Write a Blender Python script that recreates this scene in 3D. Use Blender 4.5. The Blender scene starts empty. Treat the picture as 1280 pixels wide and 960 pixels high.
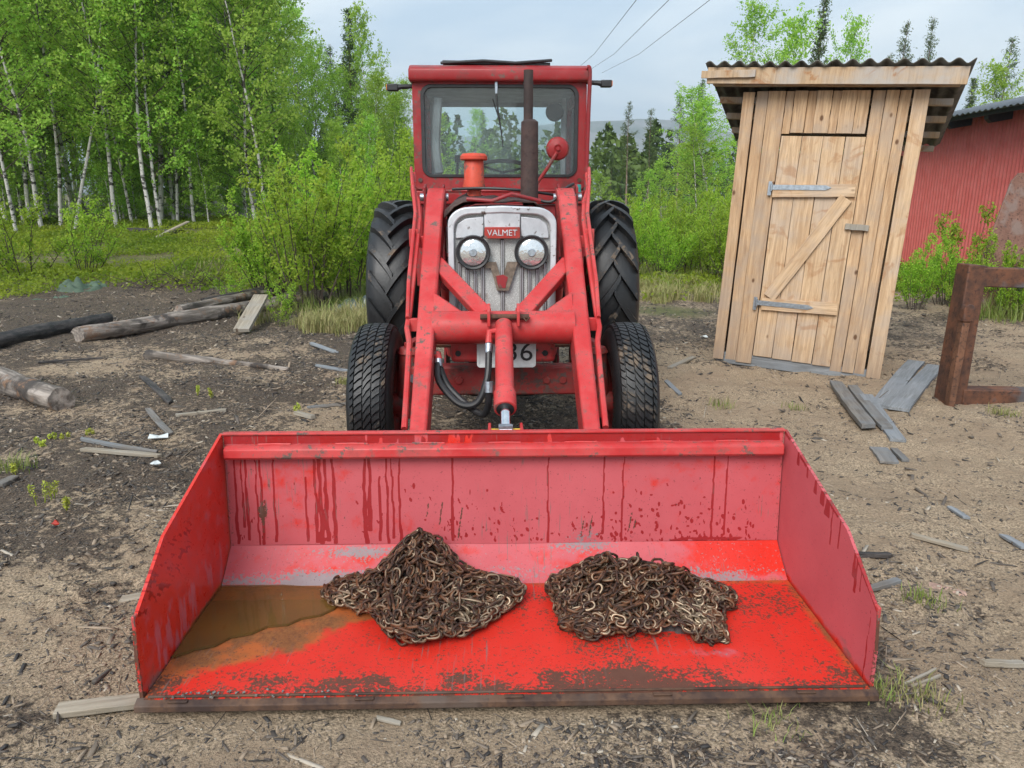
import bpy, bmesh, math, random
import numpy as np
from mathutils import Vector, Matrix

# ------------------------------------------------------------------ camera, sky, sun, exposure
SC = bpy.context.scene
COL = SC.collection
FPX, HC = 930.0, 1.41                     # focal length in pixels of a 1280 wide frame, eye height
PITCH = math.atan(230.0 / FPX)
cam_d = bpy.data.cameras.new('camera')
cam_d.sensor_width = 36.0
cam_d.lens = 36.0 * FPX / 1280.0
cam_d.clip_start, cam_d.clip_end = 0.05, 9000.0
cam = bpy.data.objects.new('camera', cam_d)
cam.location = (0, 0, HC)
cam.rotation_euler = (math.pi / 2 - PITCH, 0, 0)
COL.objects.link(cam)
SC.camera = cam

SUN_ELEV, SUN_AZ = math.radians(43), math.radians(205)      # azimuth clockwise from +Y: behind and left of the camera
world = bpy.data.worlds.new('World')
SC.world = world
world.use_nodes = True
wn = world.node_tree
for n_ in list(wn.nodes):
    wn.nodes.remove(n_)
w_out = wn.nodes.new('ShaderNodeOutputWorld')
sky = wn.nodes.new('ShaderNodeTexSky')
sky.sky_type = 'NISHITA'
sky.sun_disc = False
sky.sun_elevation = SUN_ELEV
sky.sun_rotation = SUN_AZ
sky.air_density = 1.4
sky.dust_density = 2.5
bg_sky = wn.nodes.new('ShaderNodeBackground')
bg_sky.inputs['Strength'].default_value = 0.11
wn.links.new(sky.outputs[0], bg_sky.inputs[0])
# overcast layer: flat cloud deck seen in perspective
tc = wn.nodes.new('ShaderNodeTexCoord')
sep = wn.nodes.new('ShaderNodeSeparateXYZ')
wn.links.new(tc.outputs['Generated'], sep.inputs[0])
ad = wn.nodes.new('ShaderNodeMath'); ad.operation = 'MAXIMUM'; ad.inputs[1].default_value = 0.0
wn.links.new(sep.outputs[2], ad.inputs[0])
ad2 = wn.nodes.new('ShaderNodeMath'); ad2.operation = 'ADD'; ad2.inputs[1].default_value = 0.22
wn.links.new(ad.outputs[0], ad2.inputs[0])
dv = wn.nodes.new('ShaderNodeVectorMath'); dv.operation = 'DIVIDE'
cmb = wn.nodes.new('ShaderNodeCombineXYZ')
for i_ in range(3):
    wn.links.new(ad2.outputs[0], cmb.inputs[i_])
wn.links.new(tc.outputs['Generated'], dv.inputs[0])
wn.links.new(cmb.outputs[0], dv.inputs[1])
cl = wn.nodes.new('ShaderNodeTexNoise')
cl.inputs['Scale'].default_value = 1.3
cl.inputs['Detail'].default_value = 5
cl.inputs['Roughness'].default_value = 0.52
cl.inputs['Distortion'].default_value = 0.4
wn.links.new(dv.outputs[0], cl.inputs['Vector'])
cr = wn.nodes.new('ShaderNodeValToRGB')
cr.color_ramp.elements[0].position = 0.36
cr.color_ramp.elements[0].color = (0.46, 0.59, 0.72, 1)
cr.color_ramp.elements[1].position = 0.66
cr.color_ramp.elements[1].color = (0.78, 0.85, 0.89, 1)
wn.links.new(cl.outputs[0], cr.inputs[0])
bg_cl = wn.nodes.new('ShaderNodeBackground')
bg_cl.inputs['Strength'].default_value = 0.86
wn.links.new(cr.outputs[0], bg_cl.inputs[0])
mx = wn.nodes.new('ShaderNodeMixShader')
mx.inputs[0].default_value = 0.86
wn.links.new(bg_sky.outputs[0], mx.inputs[1])
wn.links.new(bg_cl.outputs[0], mx.inputs[2])
wn.links.new(mx.outputs[0], w_out.inputs[0])

sun_d = bpy.data.lights.new('sun', 'SUN')
sun_d.energy = 2.7
sun_d.angle = math.radians(36)
sun_d.color = (1.0, 0.97, 0.92)
sun = bpy.data.objects.new('sun', sun_d)
to_sun = Vector((math.sin(SUN_AZ) * math.cos(SUN_ELEV), math.cos(SUN_AZ) * math.cos(SUN_ELEV), math.sin(SUN_ELEV)))
sun.rotation_euler = to_sun.to_track_quat('Z', 'Y').to_euler()
sun.location = (0, 0, 30)
COL.objects.link(sun)

SC.view_settings.view_transform = 'Standard'
SC.view_settings.look = 'None'
SC.view_settings.exposure = 0.69
SC.view_settings.gamma = 1.0
SC.view_settings.use_curve_mapping = False
SC.render.engine = 'CYCLES'
SC.cycles.max_bounces = 6
SC.cycles.adaptive_threshold = 0.02
SC.cycles.transparent_max_bounces = 12
SC.cycles.volume_bounces = 0

RNG = np.random.default_rng(7)
random.seed(7)
PI = math.pi
R = math.radians

# ------------------------------------------------------------------ helpers
_c, _s = math.cos(PITCH), math.sin(PITCH)
def at(u, v, Y):
    """world point at depth Y that a photo measurement (u, v) falls on"""
    x, y = (u - 640) / FPX, (480 - v) / FPX
    k = Y / (_c + y * _s)
    return Vector((x * k, Y, HC + (-_s + y * _c) * k))
def gr(u, v, h=0.0):
    x, y = (u - 640) / FPX, (480 - v) / FPX
    k = (h - HC) / (-_s + y * _c)
    return Vector((x * k, (_c + y * _s) * k, h))

def _hash(ix, iy, seed):
    h = (ix * 374761393 + iy * 668265263 + seed * 974634777) & 0xffffffff
    h = ((h ^ (h >> 13)) * 1274126177) & 0xffffffff
    return ((h ^ (h >> 16)) & 0xffff) / 65535.0
def vnoise(x, y, seed=0):
    x = np.asarray(x, float); y = np.asarray(y, float)
    ix = np.floor(x).astype(np.int64); iy = np.floor(y).astype(np.int64)
    fx, fy = x - ix, y - iy
    fx = fx * fx * fx * (fx * (fx * 6 - 15) + 10); fy = fy * fy * fy * (fy * (fy * 6 - 15) + 10)
    a, b = _hash(ix, iy, seed), _hash(ix + 1, iy, seed)
    c, d = _hash(ix, iy + 1, seed), _hash(ix + 1, iy + 1, seed)
    return (a + (b - a) * fx) * (1 - fy) + (c + (d - c) * fx) * fy
def fbm(x, y, seed=0, octv=4, gain=0.5):
    t = 0; amp = 1; tot = 0
    for o in range(octv):
        t = t + amp * vnoise(np.asarray(x) * 2 ** o + o * 17.3, np.asarray(y) * 2 ** o - o * 9.1, seed + o)
        tot += amp; amp *= gain
    return t / tot
def sstep(a, b, x):
    t = np.clip((np.asarray(x, float) - a) / (b - a), 0, 1)
    return t * t * (3 - 2 * t)

def np_mesh(name, V, F, smooth=False):
    V = np.asarray(V, np.float32); F = np.asarray(F, np.int32)
    me = bpy.data.meshes.new(name)
    n, k = F.shape
    me.vertices.add(len(V)); me.vertices.foreach_set('co', V.ravel())
    me.loops.add(n * k); me.loops.foreach_set('vertex_index', F.ravel())
    me.polygons.add(n); me.polygons.foreach_set('loop_start', np.arange(0, n * k, k, dtype=np.int32))
    me.update(calc_edges=True)
    me.validate()
    if smooth:
        me.shade_smooth()
    return me
def attr(me, name, vals):
    a = me.attributes.new(name, 'FLOAT', 'POINT')
    a.data.foreach_set('value', np.asarray(vals, np.float32).ravel())
def add(name, me, mat, parent=None, label=None, cat=None, group=None, kind=None):
    o = bpy.data.objects.new(name, me)
    COL.objects.link(o)
    if mat is not None and me is not None and not me.materials:
        me.materials.append(mat)
    if parent is not None:
        o.parent = parent
    tag(o, label, cat, group, kind)
    return o
def tag(o, label=None, cat=None, group=None, kind=None):
    if label: o['label'] = label
    if cat: o['category'] = cat
    if group: o['group'] = group
    if kind: o['kind'] = kind
    return o
def empty(name, loc=(0, 0, 0), rz=0.0, label=None, cat=None, group=None):
    o = bpy.data.objects.new(name, None)
    o.location = loc; o.rotation_euler = (0, 0, rz)
    COL.objects.link(o)
    return tag(o, label, cat, group)
def copy_tree(o, parent=None):
    c = o.copy(); COL.objects.link(c); c.parent = parent
    for ch in list(o.children):
        copy_tree(ch, c)
    return c

class MB:
    """collects shapes into one mesh"""
    def __init__(s, origin=(0, 0, 0)):
        s.v = []; s.f = []; s.o = Vector(origin)
    def raw(s, vs, fs):
        b = len(s.v)
        s.v += [Vector(p) - s.o for p in vs]
        s.f += [tuple(b + i for i in f) for f in fs]
        return s
    def box(s, c, d, rot=None):
        h = [x / 2 for x in d]
        vs = [Vector((sx * h[0], sy * h[1], sz * h[2])) for sz in (-1, 1) for sy in (-1, 1) for sx in (-1, 1)]
        if rot is not None:
            vs = [rot @ p for p in vs]
        c = Vector(c)
        return s.raw([p + c for p in vs], [(0, 2, 3, 1), (4, 5, 7, 6), (0, 1, 5, 4), (2, 6, 7, 3), (0, 4, 6, 2), (1, 3, 7, 5)])
    def bar(s, p0, p1, w, t, upv=(0, 0, 1)):
        """rectangular bar from p0 to p1: w across, t along the up direction"""
        p0, p1 = Vector(p0), Vector(p1)
        d = (p1 - p0).normalized(); a = d.cross(Vector(upv)).normalized(); b = a.cross(d)
        vs = [p + a * sx * w / 2 + b * sy * t / 2 for p in (p0, p1) for sx, sy in ((-1, -1), (1, -1), (1, 1), (-1, 1))]
        return s.raw(vs, [(3, 2, 1, 0), (4, 5, 6, 7), (0, 1, 5, 4), (1, 2, 6, 5), (2, 3, 7, 6), (3, 0, 4, 7)])
    def tube(s, pts, r, n=10, caps=True):
        pts = [Vector(p) for p in pts]
        rs = r if isinstance(r, (list, tuple)) else [r] * len(pts)
        vs = []; fs = []
        prev = None
        for i, p in enumerate(pts):
            d = (pts[min(i + 1, len(pts) - 1)] - pts[max(i - 1, 0)]).normalized()
            if prev is None:
                a = d.orthogonal().normalized()
            else:
                a = (prev - d * prev.dot(d)).normalized()
            prev = a
            b = d.cross(a)
            for k in range(n):
                t = 2 * PI * k / n
                vs.append(p + (a * math.cos(t) + b * math.sin(t)) * rs[i])
        for i in range(len(pts) - 1):
            for k in range(n):
                k2 = (k + 1) % n
                fs.append((i * n + k, i * n + k2, (i + 1) * n + k2, (i + 1) * n + k))
        if caps:
            fs.append(tuple(range(n - 1, -1, -1)))
            fs.append(tuple((len(pts) - 1) * n + k for k in range(n)))
        return s.raw(vs, fs)
    def cyl(s, p0, p1, r, n=16, r1=None):
        return s.tube([p0, p1], [r, r if r1 is None else r1], n)
    def lathe(s, prof, axis0, ax, n=32, closed=False):
        """prof: (offset along axis, radius)"""
        ax = Vector(ax).normalized(); a = ax.orthogonal().normalized(); b = ax.cross(a); c = Vector(axis0)
        m = len(prof); vs = []; fs = []
        for k in range(n):
            t = 2 * PI * k / n
            e = a * math.cos(t) + b * math.sin(t)
            for (o, r) in prof:
                vs.append(c + ax * o + e * r)
        mm = m if closed else m - 1
        for k in range(n):
            k2 = (k + 1) % n
            for i in range(mm):
                j = (i + 1) % m
                fs.append((k * m + i, k * m + j, k2 * m + j, k2 * m + i))
        return s.raw(vs, fs)
    def extrude(s, poly, f0, f1):
        """poly: list of 2d points; f0/f1 map a 2d point to its near / far 3d point"""
        n = len(poly)
        vs = [f0(*p) for p in poly] + [f1(*p) for p in poly]
        fs = [tuple(range(n)), tuple(range(2 * n - 1, n - 1, -1))] + [(i, i + n, (i + 1) % n + n, (i + 1) % n) for i in range(n)]
        return s.raw(vs, fs)
    def frame(s, outer, inner, f0, f1):
        """ring between two loops with the same count, given depth"""
        n = len(outer)
        vs = [f0(*p) for p in outer] + [f0(*p) for p in inner] + [f1(*p) for p in outer] + [f1(*p) for p in inner]
        fs = []
        for i in range(n):
            j = (i + 1) % n
            fs += [(i, j, n + j, n + i), (2 * n + i, 3 * n + i, 3 * n + j, 2 * n + j), (i, 2 * n + i, 2 * n + j, j), (n + i, n + j, 3 * n + j, 3 * n + i)]
        return s.raw(vs, fs)
    def mesh(s, name, smooth=True, ang=35):
        me = bpy.data.meshes.new(name)
        me.from_pydata([tuple(p) for p in s.v], [], s.f)
        bm = bmesh.new(); bm.from_mesh(me); bmesh.ops.recalc_face_normals(bm, faces=bm.faces); bm.to_mesh(me); bm.free()
        if smooth:
            me.shade_smooth(); me.set_sharp_from_angle(angle=R(ang))
        return me
    def build(s, name, mat, parent=None, bev=0.0, smooth=True, ang=35, **kw):
        o = add(name, s.mesh(name, smooth, ang), mat, parent, **kw)
        if bev:
            m = o.modifiers.new('bevel', 'BEVEL'); m.width = bev; m.segments = 2; m.limit_method = 'ANGLE'; m.angle_limit = R(40)
        return o
def rrect(x0, x1, z0, z1, r, n=5):
    pts = []
    for cx, cz, a0 in ((x1 - r, z1 - r, 0), (x0 + r, z1 - r, 90), (x0 + r, z0 + r, 180), (x1 - r, z0 + r, 270)):
        for k in range(n + 1):
            t = R(a0 + 90 * k / n)
            pts.append((cx + r * math.cos(t), cz + r * math.sin(t)))
    return pts

# ------------------------------------------------------------------ materials
class NT:
    def __init__(s, name):
        s.m = bpy.data.materials.new(name); s.m.use_nodes = True
        s.t = s.m.node_tree
        s.b = s.t.nodes['Principled BSDF']; s.out = s.t.nodes['Material Output']
        s._co = None
    def n(s, typ, **kw):
        nd = s.t.nodes.new(typ)
        for k, v in kw.items():
            setattr(nd, k, v)
        return nd
    def L(s, a, b):
        s.t.links.new(a, b)
    def put(s, sock, v):
        if hasattr(v, 'is_output') or isinstance(v, bpy.types.NodeSocket):
            s.L(v, sock)
        elif isinstance(v, (tuple, list)) and len(v) == 3 and sock.type == 'RGBA':
            sock.default_value = (*v, 1)
        else:
            sock.default_value = v
    def co(s, scale=(1, 1, 1), kind='Object'):
        c = s.n('ShaderNodeTexCoord')
        mp = s.n('ShaderNodeMapping')
        mp.inputs['Scale'].default_value = scale
        s.L(c.outputs[kind], mp.inputs[0])
        return mp.outputs[0]
    def noise(s, scale, detail=4, rough=0.55, vec=None, dist=0.0):
        nd = s.n('ShaderNodeTexNoise')
        nd.inputs['Scale'].default_value = scale; nd.inputs['Detail'].default_value = detail
        nd.inputs['Roughness'].default_value = rough; nd.inputs['Distortion'].default_value = dist
        s.L(vec if vec is not None else s.co(), nd.inputs['Vector'])
        return nd.outputs[0]
    def voro(s, scale, vec=None, feature='F1'):
        nd = s.n('ShaderNodeTexVoronoi'); nd.feature = feature
        nd.inputs['Scale'].default_value = scale
        s.L(vec if vec is not None else s.co(), nd.inputs['Vector'])
        return nd
    def ramp(s, fac, a, b):
        """smooth 0..1 step between a and b"""
        nd = s.n('ShaderNodeMapRange'); nd.interpolation_type = 'SMOOTHSTEP'
        s.put(nd.inputs[0], fac); nd.inputs[1].default_value = a; nd.inputs[2].default_value = b
        return nd.outputs[0]
    def math(s, op, a, b=0.0):
        nd = s.n('ShaderNodeMath', operation=op); s.put(nd.inputs[0], a); s.put(nd.inputs[1], b)
        return nd.outputs[0]
    def mix(s, fac, a, b):
        nd = s.n('ShaderNodeMix', data_type='RGBA')
        s.put(nd.inputs[0], fac); s.put(nd.inputs[6], a); s.put(nd.inputs[7], b)
        return nd.outputs[2]
    def mixf(s, fac, a, b):
        nd = s.n('ShaderNodeMix', data_type='FLOAT')
        s.put(nd.inputs[0], fac); s.put(nd.inputs[2], a); s.put(nd.inputs[3], b)
        return nd.outputs[0]
    def attr(s, name):
        nd = s.n('ShaderNodeAttribute'); nd.attribute_name = name
        return nd.outputs['Fac']
    def rand(s):
        return s.n('ShaderNodeObjectInfo').outputs['Random']
    def bump(s, h, strength=0.3, dist=0.01):
        nd = s.n('ShaderNodeBump'); nd.inputs['Strength'].default_value = strength; nd.inputs['Distance'].default_value = dist
        s.L(h, nd.inputs['Height']); s.L(nd.outputs[0], s.b.inputs['Normal'])
    def set(s, col=None, rough=None, metal=None, **kw):
        if col is not None: s.put(s.b.inputs['Base Color'], col)
        if rough is not None: s.put(s.b.inputs['Roughness'], rough)
        if metal is not None: s.put(s.b.inputs['Metallic'], metal)
        for k, v in kw.items():
            s.put(s.b.inputs[k.replace('_', ' ')], v)
        return s.m

def paint(name, base, faded, chip=(0.10, 0.045, 0.03), lo=0.555, hi=0.60, rough=0.38, dirt=0.35):
    t = NT(name)
    fade = t.ramp(t.noise(4.5, 7, 0.68), 0.36, 0.64)
    col = t.mix(fade, base, faded)
    grime = t.ramp(t.noise(9, 7, 0.72), 0.48, 0.66)
    col = t.mix(t.math('MULTIPLY', grime, dirt), col, (0.07, 0.035, 0.03))
    ch = t.ramp(t.noise(26, 8, 0.68), lo, hi)
    area = t.ramp(t.noise(4.5, 3), 0.42, 0.60)
    ch = t.math('MULTIPLY', ch, area)
    fine = t.ramp(t.noise(75, 7, 0.70), 0.605, 0.64)
    ch = t.math('MAXIMUM', ch, t.math('MULTIPLY', fine, 0.85))
    cc = t.mix(t.noise(60, 3), chip, (0.16, 0.13, 0.12))
    col = t.mix(ch, col, cc)
    rg = t.mixf(ch, t.mixf(t.noise(14, 4), rough - 0.08, rough + 0.2), 0.85)
    hh = t.math('SUBTRACT', t.math('MULTIPLY', t.noise(180, 3), 0.25), ch)
    t.bump(hh, 0.25, 0.0015)
    return t.set(col, rg, 0.0, Specular_IOR_Level=0.33)

MAT = {}
MAT['loader'] = paint('loader_paint', (0.44, 0.026, 0.027), (0.53, 0.072, 0.070), dirt=0.32)
MAT['cab'] = paint('cab_paint', (0.25, 0.015, 0.017), (0.33, 0.032, 0.035), lo=0.54, hi=0.585, dirt=0.6, rough=0.33)
MAT['hood'] = paint('hood_paint', (0.22, 0.016, 0.02), (0.30, 0.03, 0.035), lo=0.52, hi=0.57, dirt=0.7, rough=0.4)
MAT['orange'] = paint('intake_paint', (0.52, 0.05, 0.025), (0.60, 0.09, 0.05), dirt=0.35)
MAT['badge'] = paint('badge_red', (0.30, 0.028, 0.022), (0.36, 0.045, 0.035), dirt=0.5)
MAT['axle'] = paint('axle_paint', (0.30, 0.03, 0.03), (0.34, 0.06, 0.05), lo=0.51, hi=0.56, dirt=0.8)

def simple(name, col, rough=0.5, metal=0.0, var=0.25, scale=30, bump=0.0):
    t = NT(name)
    c2 = tuple(max(0, c * (1 - var)) for c in col); c3 = tuple(min(1, c * (1 + var)) for c in col)
    nz = t.noise(scale, 5, 0.6)
    c = t.mix(t.ramp(nz, 0.3, 0.7), c2, c3)
    if bump:
        t.bump(nz, bump, 0.004)
    return t.set(c, t.mixf(nz, max(0.03, rough - 0.12), min(1, rough + 0.12)), metal)
MAT['black'] = simple('black_rubber', (0.018, 0.018, 0.02), 0.5, var=0.3)
MAT['dark'] = simple('oily_dark_iron', (0.035, 0.03, 0.028), 0.6, var=0.5, scale=18, bump=0.3)
MAT['chrome'] = simple('chrome', (0.75, 0.76, 0.78), 0.14, 1.0, var=0.08)
MAT['galv'] = simple('galvanised_steel', (0.42, 0.47, 0.52), 0.38, 0.85, var=0.18, scale=60)
MAT['yellow'] = simple('yellow_paint', (0.55, 0.36, 0.04), 0.5, var=0.3)
MAT['white_print'] = simple('plate_white', (0.62, 0.64, 0.64), 0.45, var=0.12, scale=20)
MAT['ink'] = simple('black_ink', (0.012, 0.012, 0.013), 0.5)
MAT['blue'] = simple('blue_print', (0.02, 0.06, 0.28), 0.5)
MAT['amber'] = simple('amber_lens', (0.62, 0.16, 0.02), 0.25)
MAT['teal'] = simple('teal_plastic', (0.03, 0.30, 0.28), 0.4)
MAT['liner'] = simple('cab_liner', (0.42, 0.43, 0.44), 0.8, var=0.2, scale=8)
MAT['seat'] = simple('seat_vinyl', (0.05, 0.045, 0.042), 0.55, var=0.3)

def tyre_mat():
    t = NT('tyre_rubber')
    nz = t.noise(7, 6, 0.65)
    mud = t.ramp(t.noise(5.5, 7, 0.72), 0.53, 0.63)
    edge = t.ramp(t.noise(40, 4, 0.6), 0.40, 0.55)
    mud = t.math('MULTIPLY', t.math('MULTIPLY', mud, edge), t.attr('lug'))
    col = t.mix(nz, (0.006, 0.0065, 0.008), (0.015, 0.016, 0.018))
    dust = t.ramp(t.noise(3.0, 5, 0.6), 0.48, 0.72)
    col = t.mix(t.math('MULTIPLY', dust, 0.22), col, (0.05, 0.045, 0.04))
    col = t.mix(mud, col, (0.14, 0.105, 0.075))
    t.bump(t.math('ADD', t.noise(70, 4), t.math('MULTIPLY', mud, 1.5)), 0.35, 0.004)
    return t.set(col, t.mixf(mud, t.mixf(nz, 0.34, 0.58), 0.92), 0.0)
MAT['tyre'] = tyre_mat()

def rust_mat(name='rusty_steel', a=(0.055, 0.026, 0.018), b=(0.16, 0.062, 0.03), grey=(0.09, 0.09, 0.095)):
    t = NT(name)
    n1 = t.noise(6, 8, 0.68); n2 = t.noise(38, 6, 0.65)
    col = t.mix(t.ramp(n1, 0.35, 0.68), a, b)
    col = t.mix(t.ramp(n2, 0.5, 0.7), col, (0.035, 0.018, 0.015))
    col = t.mix(t.math('MULTIPLY', t.ramp(t.noise(3.2, 4), 0.56, 0.66), 0.8), col, grey)
    t.bump(n2, 0.35, 0.004)
    return t.set(col, t.mixf(n2, 0.55, 0.9), 0.15)
MAT['rust'] = rust_mat()
MAT['exhaust'] = rust_mat('burnt_exhaust', (0.03, 0.021, 0.02), (0.075, 0.042, 0.036), (0.03, 0.03, 0.032))
MAT['edge_rust'] = rust_mat('cutting_edge_steel', (0.038, 0.020, 0.015), (0.13, 0.066, 0.036), (0.10, 0.07, 0.055))

def silver_mat():
    t = NT('chalky_silver_paint')
    n1 = t.noise(5, 6, 0.65)
    col = t.mix(t.ramp(n1, 0.35, 0.7), (0.42, 0.43, 0.46), (0.62, 0.64, 0.67))
    ch = t.ramp(t.noise(22, 8, 0.7), 0.60, 0.66)
    col = t.mix(ch, col, (0.10, 0.07, 0.055))
    t.bump(n1, 0.15, 0.003)
    return t.set(col, t.mixf(n1, 0.32, 0.55), 0.35)
MAT['silver'] = silver_mat()
def grille_mat():
    t = NT('grille_mesh')
    v = t.voro(260, t.co((1, 1, 1)))
    hole = t.ramp(v.outputs['Distance'], 0.24, 0.40)
    base = t.mix(t.noise(6, 5), (0.60, 0.61, 0.60), (0.80, 0.81, 0.79))
    rs = t.ramp(t.noise(14, 6, 0.7), 0.58, 0.68)
    base = t.mix(t.math('MULTIPLY', rs, 0.5), base, (0.22, 0.10, 0.04))
    t.bump(v.outputs['Distance'], 0.4, 0.002)
    return t.set(t.mix(t.math('MULTIPLY', hole, 0.5), base, (0.06, 0.06, 0.06)), 0.6, 0.1)
MAT['grille'] = grille_mat()

def glass_mat(name, haze=0.10, tint=(0.93, 0.97, 0.97)):
    t = NT(name)
    t.t.nodes.remove(t.b)
    tr = t.n('ShaderNodeBsdfTransparent'); tr.inputs[0].default_value = (*tint, 1)
    gl = t.n('ShaderNodeBsdfGlossy'); gl.inputs['Roughness'].default_value = 0.03
    df = t.n('ShaderNodeBsdfDiffuse'); df.inputs[0].default_value = (0.7, 0.74, 0.76, 1)
    fr = t.n('ShaderNodeFresnel'); fr.inputs[0].default_value = 1.45
    m1 = t.n('ShaderNodeMixShader'); t.L(fr.outputs[0], m1.inputs[0]); t.L(tr.outputs[0], m1.inputs[1]); t.L(gl.outputs[0], m1.inputs[2])
    m2 = t.n('ShaderNodeMixShader')
    drops = t.ramp(t.noise(120, 3), 0.64, 0.70)
    f = t.math('ADD', t.math('MULTIPLY', t.noise(4, 4), haze * 2), t.math('MULTIPLY', drops, 0.10))
    t.L(f, m2.inputs[0]); t.L(m1.outputs[0], m2.inputs[1]); t.L(df.outputs[0], m2.inputs[2])
    t.L(m2.outputs[0], t.out.inputs[0])
    return t.m
MAT['glass'] = glass_mat('windscreen_glass', 0.025)
MAT['glass_rear'] = glass_mat('rear_glass', 0.015)
def lens_mat():
    t = NT('headlamp_lens')
    v = t.voro(90)
    t.bump(v.outputs['Distance'], 0.25, 0.003)
    return t.set(t.mix(t.noise(30, 3), (0.50, 0.53, 0.54), (0.85, 0.87, 0.88)), 0.12, 0.75)
MAT['lens'] = lens_mat()

def bucket_mat():
    t = NT('bucket_paint')
    fade = t.attr('fade'); wet = t.attr('wet'); rust = t.attr('rust'); bare = t.attr('bare'); mud = t.attr('mud')
    nz = t.noise(5, 6, 0.62); nf = t.noise(95, 7, 0.72); nm = t.noise(17, 6, 0.65)
    red = t.mix(nz, (0.50, 0.020, 0.012), (0.62, 0.036, 0.022))
    pink = t.mix(nz, (0.41, 0.068, 0.080), (0.54, 0.115, 0.13))
    f = t.ramp(t.math('ADD', fade, t.math('MULTIPLY', t.math('SUBTRACT', nm, 0.5), 1.1)), 0.30, 0.70)
    col = t.mix(f, red, pink)
    w = t.ramp(t.math('ADD', wet, t.math('MULTIPLY', t.math('SUBTRACT', nf, 0.5), 0.35)), 0.42, 0.58)
    col = t.mix(t.math('MULTIPLY', w, 0.85), col, (0.26, 0.012, 0.014))
    md = t.ramp(t.math('ADD', mud, t.math('MULTIPLY', t.math('SUBTRACT', nm, 0.5), 0.8)), 0.30, 0.72)
    mudc = t.mix(t.ramp(nf, 0.3, 0.7), (0.075, 0.042, 0.018), (0.25, 0.115, 0.035))
    mudc = t.mix(t.ramp(t.noise(9, 5), 0.40, 0.62), mudc, (0.34, 0.10, 0.025))
    col = t.mix(t.math('MULTIPLY', md, 0.93), col, mudc)
    r = t.ramp(t.math('ADD', rust, t.math('MULTIPLY', t.math('SUBTRACT', nf, 0.5), 2.3)), 0.52, 0.64)
    col = t.mix(r, col, t.mix(nm, (0.075, 0.028, 0.018), (0.13, 0.055, 0.035)))
    b = t.ramp(t.math('ADD', bare, t.math('MULTIPLY', t.math('SUBTRACT', nf, 0.5), 2.2)), 0.52, 0.68)
    col = t.mix(t.math('MULTIPLY', b, 0.9), col, t.mix(nm, (0.16, 0.15, 0.155), (0.26, 0.25, 0.26)))
    speck = t.ramp(t.noise(110, 6, 0.68), 0.625, 0.66)
    col = t.mix(t.math('MULTIPLY', speck, 0.75), col, (0.06, 0.022, 0.018))
    scr = t.math('MULTIPLY', t.ramp(t.noise(1.0, 3, 0.6, t.co((120, 3.5, 7))), 0.60, 0.66), t.ramp(t.noise(3.3, 4, 0.6), 0.50, 0.62))
    col = t.mix(t.math('MULTIPLY', scr, 0.7), col, t.mix(nf, (0.085, 0.045, 0.038), (0.24, 0.19, 0.18)))
    rg = t.mixf(f, t.mixf(nm, 0.18, 0.42), t.mixf(nm, 0.40, 0.60))
    rg = t.mixf(w, rg, 0.15)
    rg = t.mixf(t.math('MAXIMUM', r, md), rg, 0.62)
    t.bump(t.math('SUBTRACT', t.math('MULTIPLY', nf, 0.3), t.math('ADD', r, b)), 0.25, 0.0015)
    return t.set(col, rg, 0.0, Specular_IOR_Level=0.33)
MAT['bucket'] = bucket_mat()

def water_mat():
    t = NT('rusty_rainwater')
    c = t.mix(t.ramp(t.noise(3.5, 4), 0.35, 0.7), (0.16, 0.085, 0.020), (0.10, 0.062, 0.022))
    t.bump(t.noise(14, 2), 0.02, 0.003)
    return t.set(c, 0.03, 0.0, Specular_IOR_Level=0.7, Alpha=0.62)
MAT['puddle'] = water_mat()

def chain_mat():
    t = NT('rusty_chain_steel')
    n1 = t.noise(22, 6, 0.65); n2 = t.noise(130, 3)
    wear_glint = t.attr('wear_glint')
    rnd = t.noise(9, 2)
    col = t.mix(t.ramp(n1, 0.35, 0.68), (0.022, 0.011, 0.008), (0.15, 0.055, 0.020))
    sh = t.math('MULTIPLY', t.ramp(t.math('ADD', t.math('MULTIPLY', wear_glint, 0.5), rnd), 0.86, 1.08), 0.8)
    col = t.mix(sh, col, (0.42, 0.33, 0.23))  # worn steel, with the links' highlights painted into the colour
    t.bump(n2, 0.3, 0.001)
    return t.set(col, t.mixf(sh, 0.62, 0.34), t.mixf(sh, 0.25, 0.75))
MAT['chain'] = chain_mat()

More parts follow.
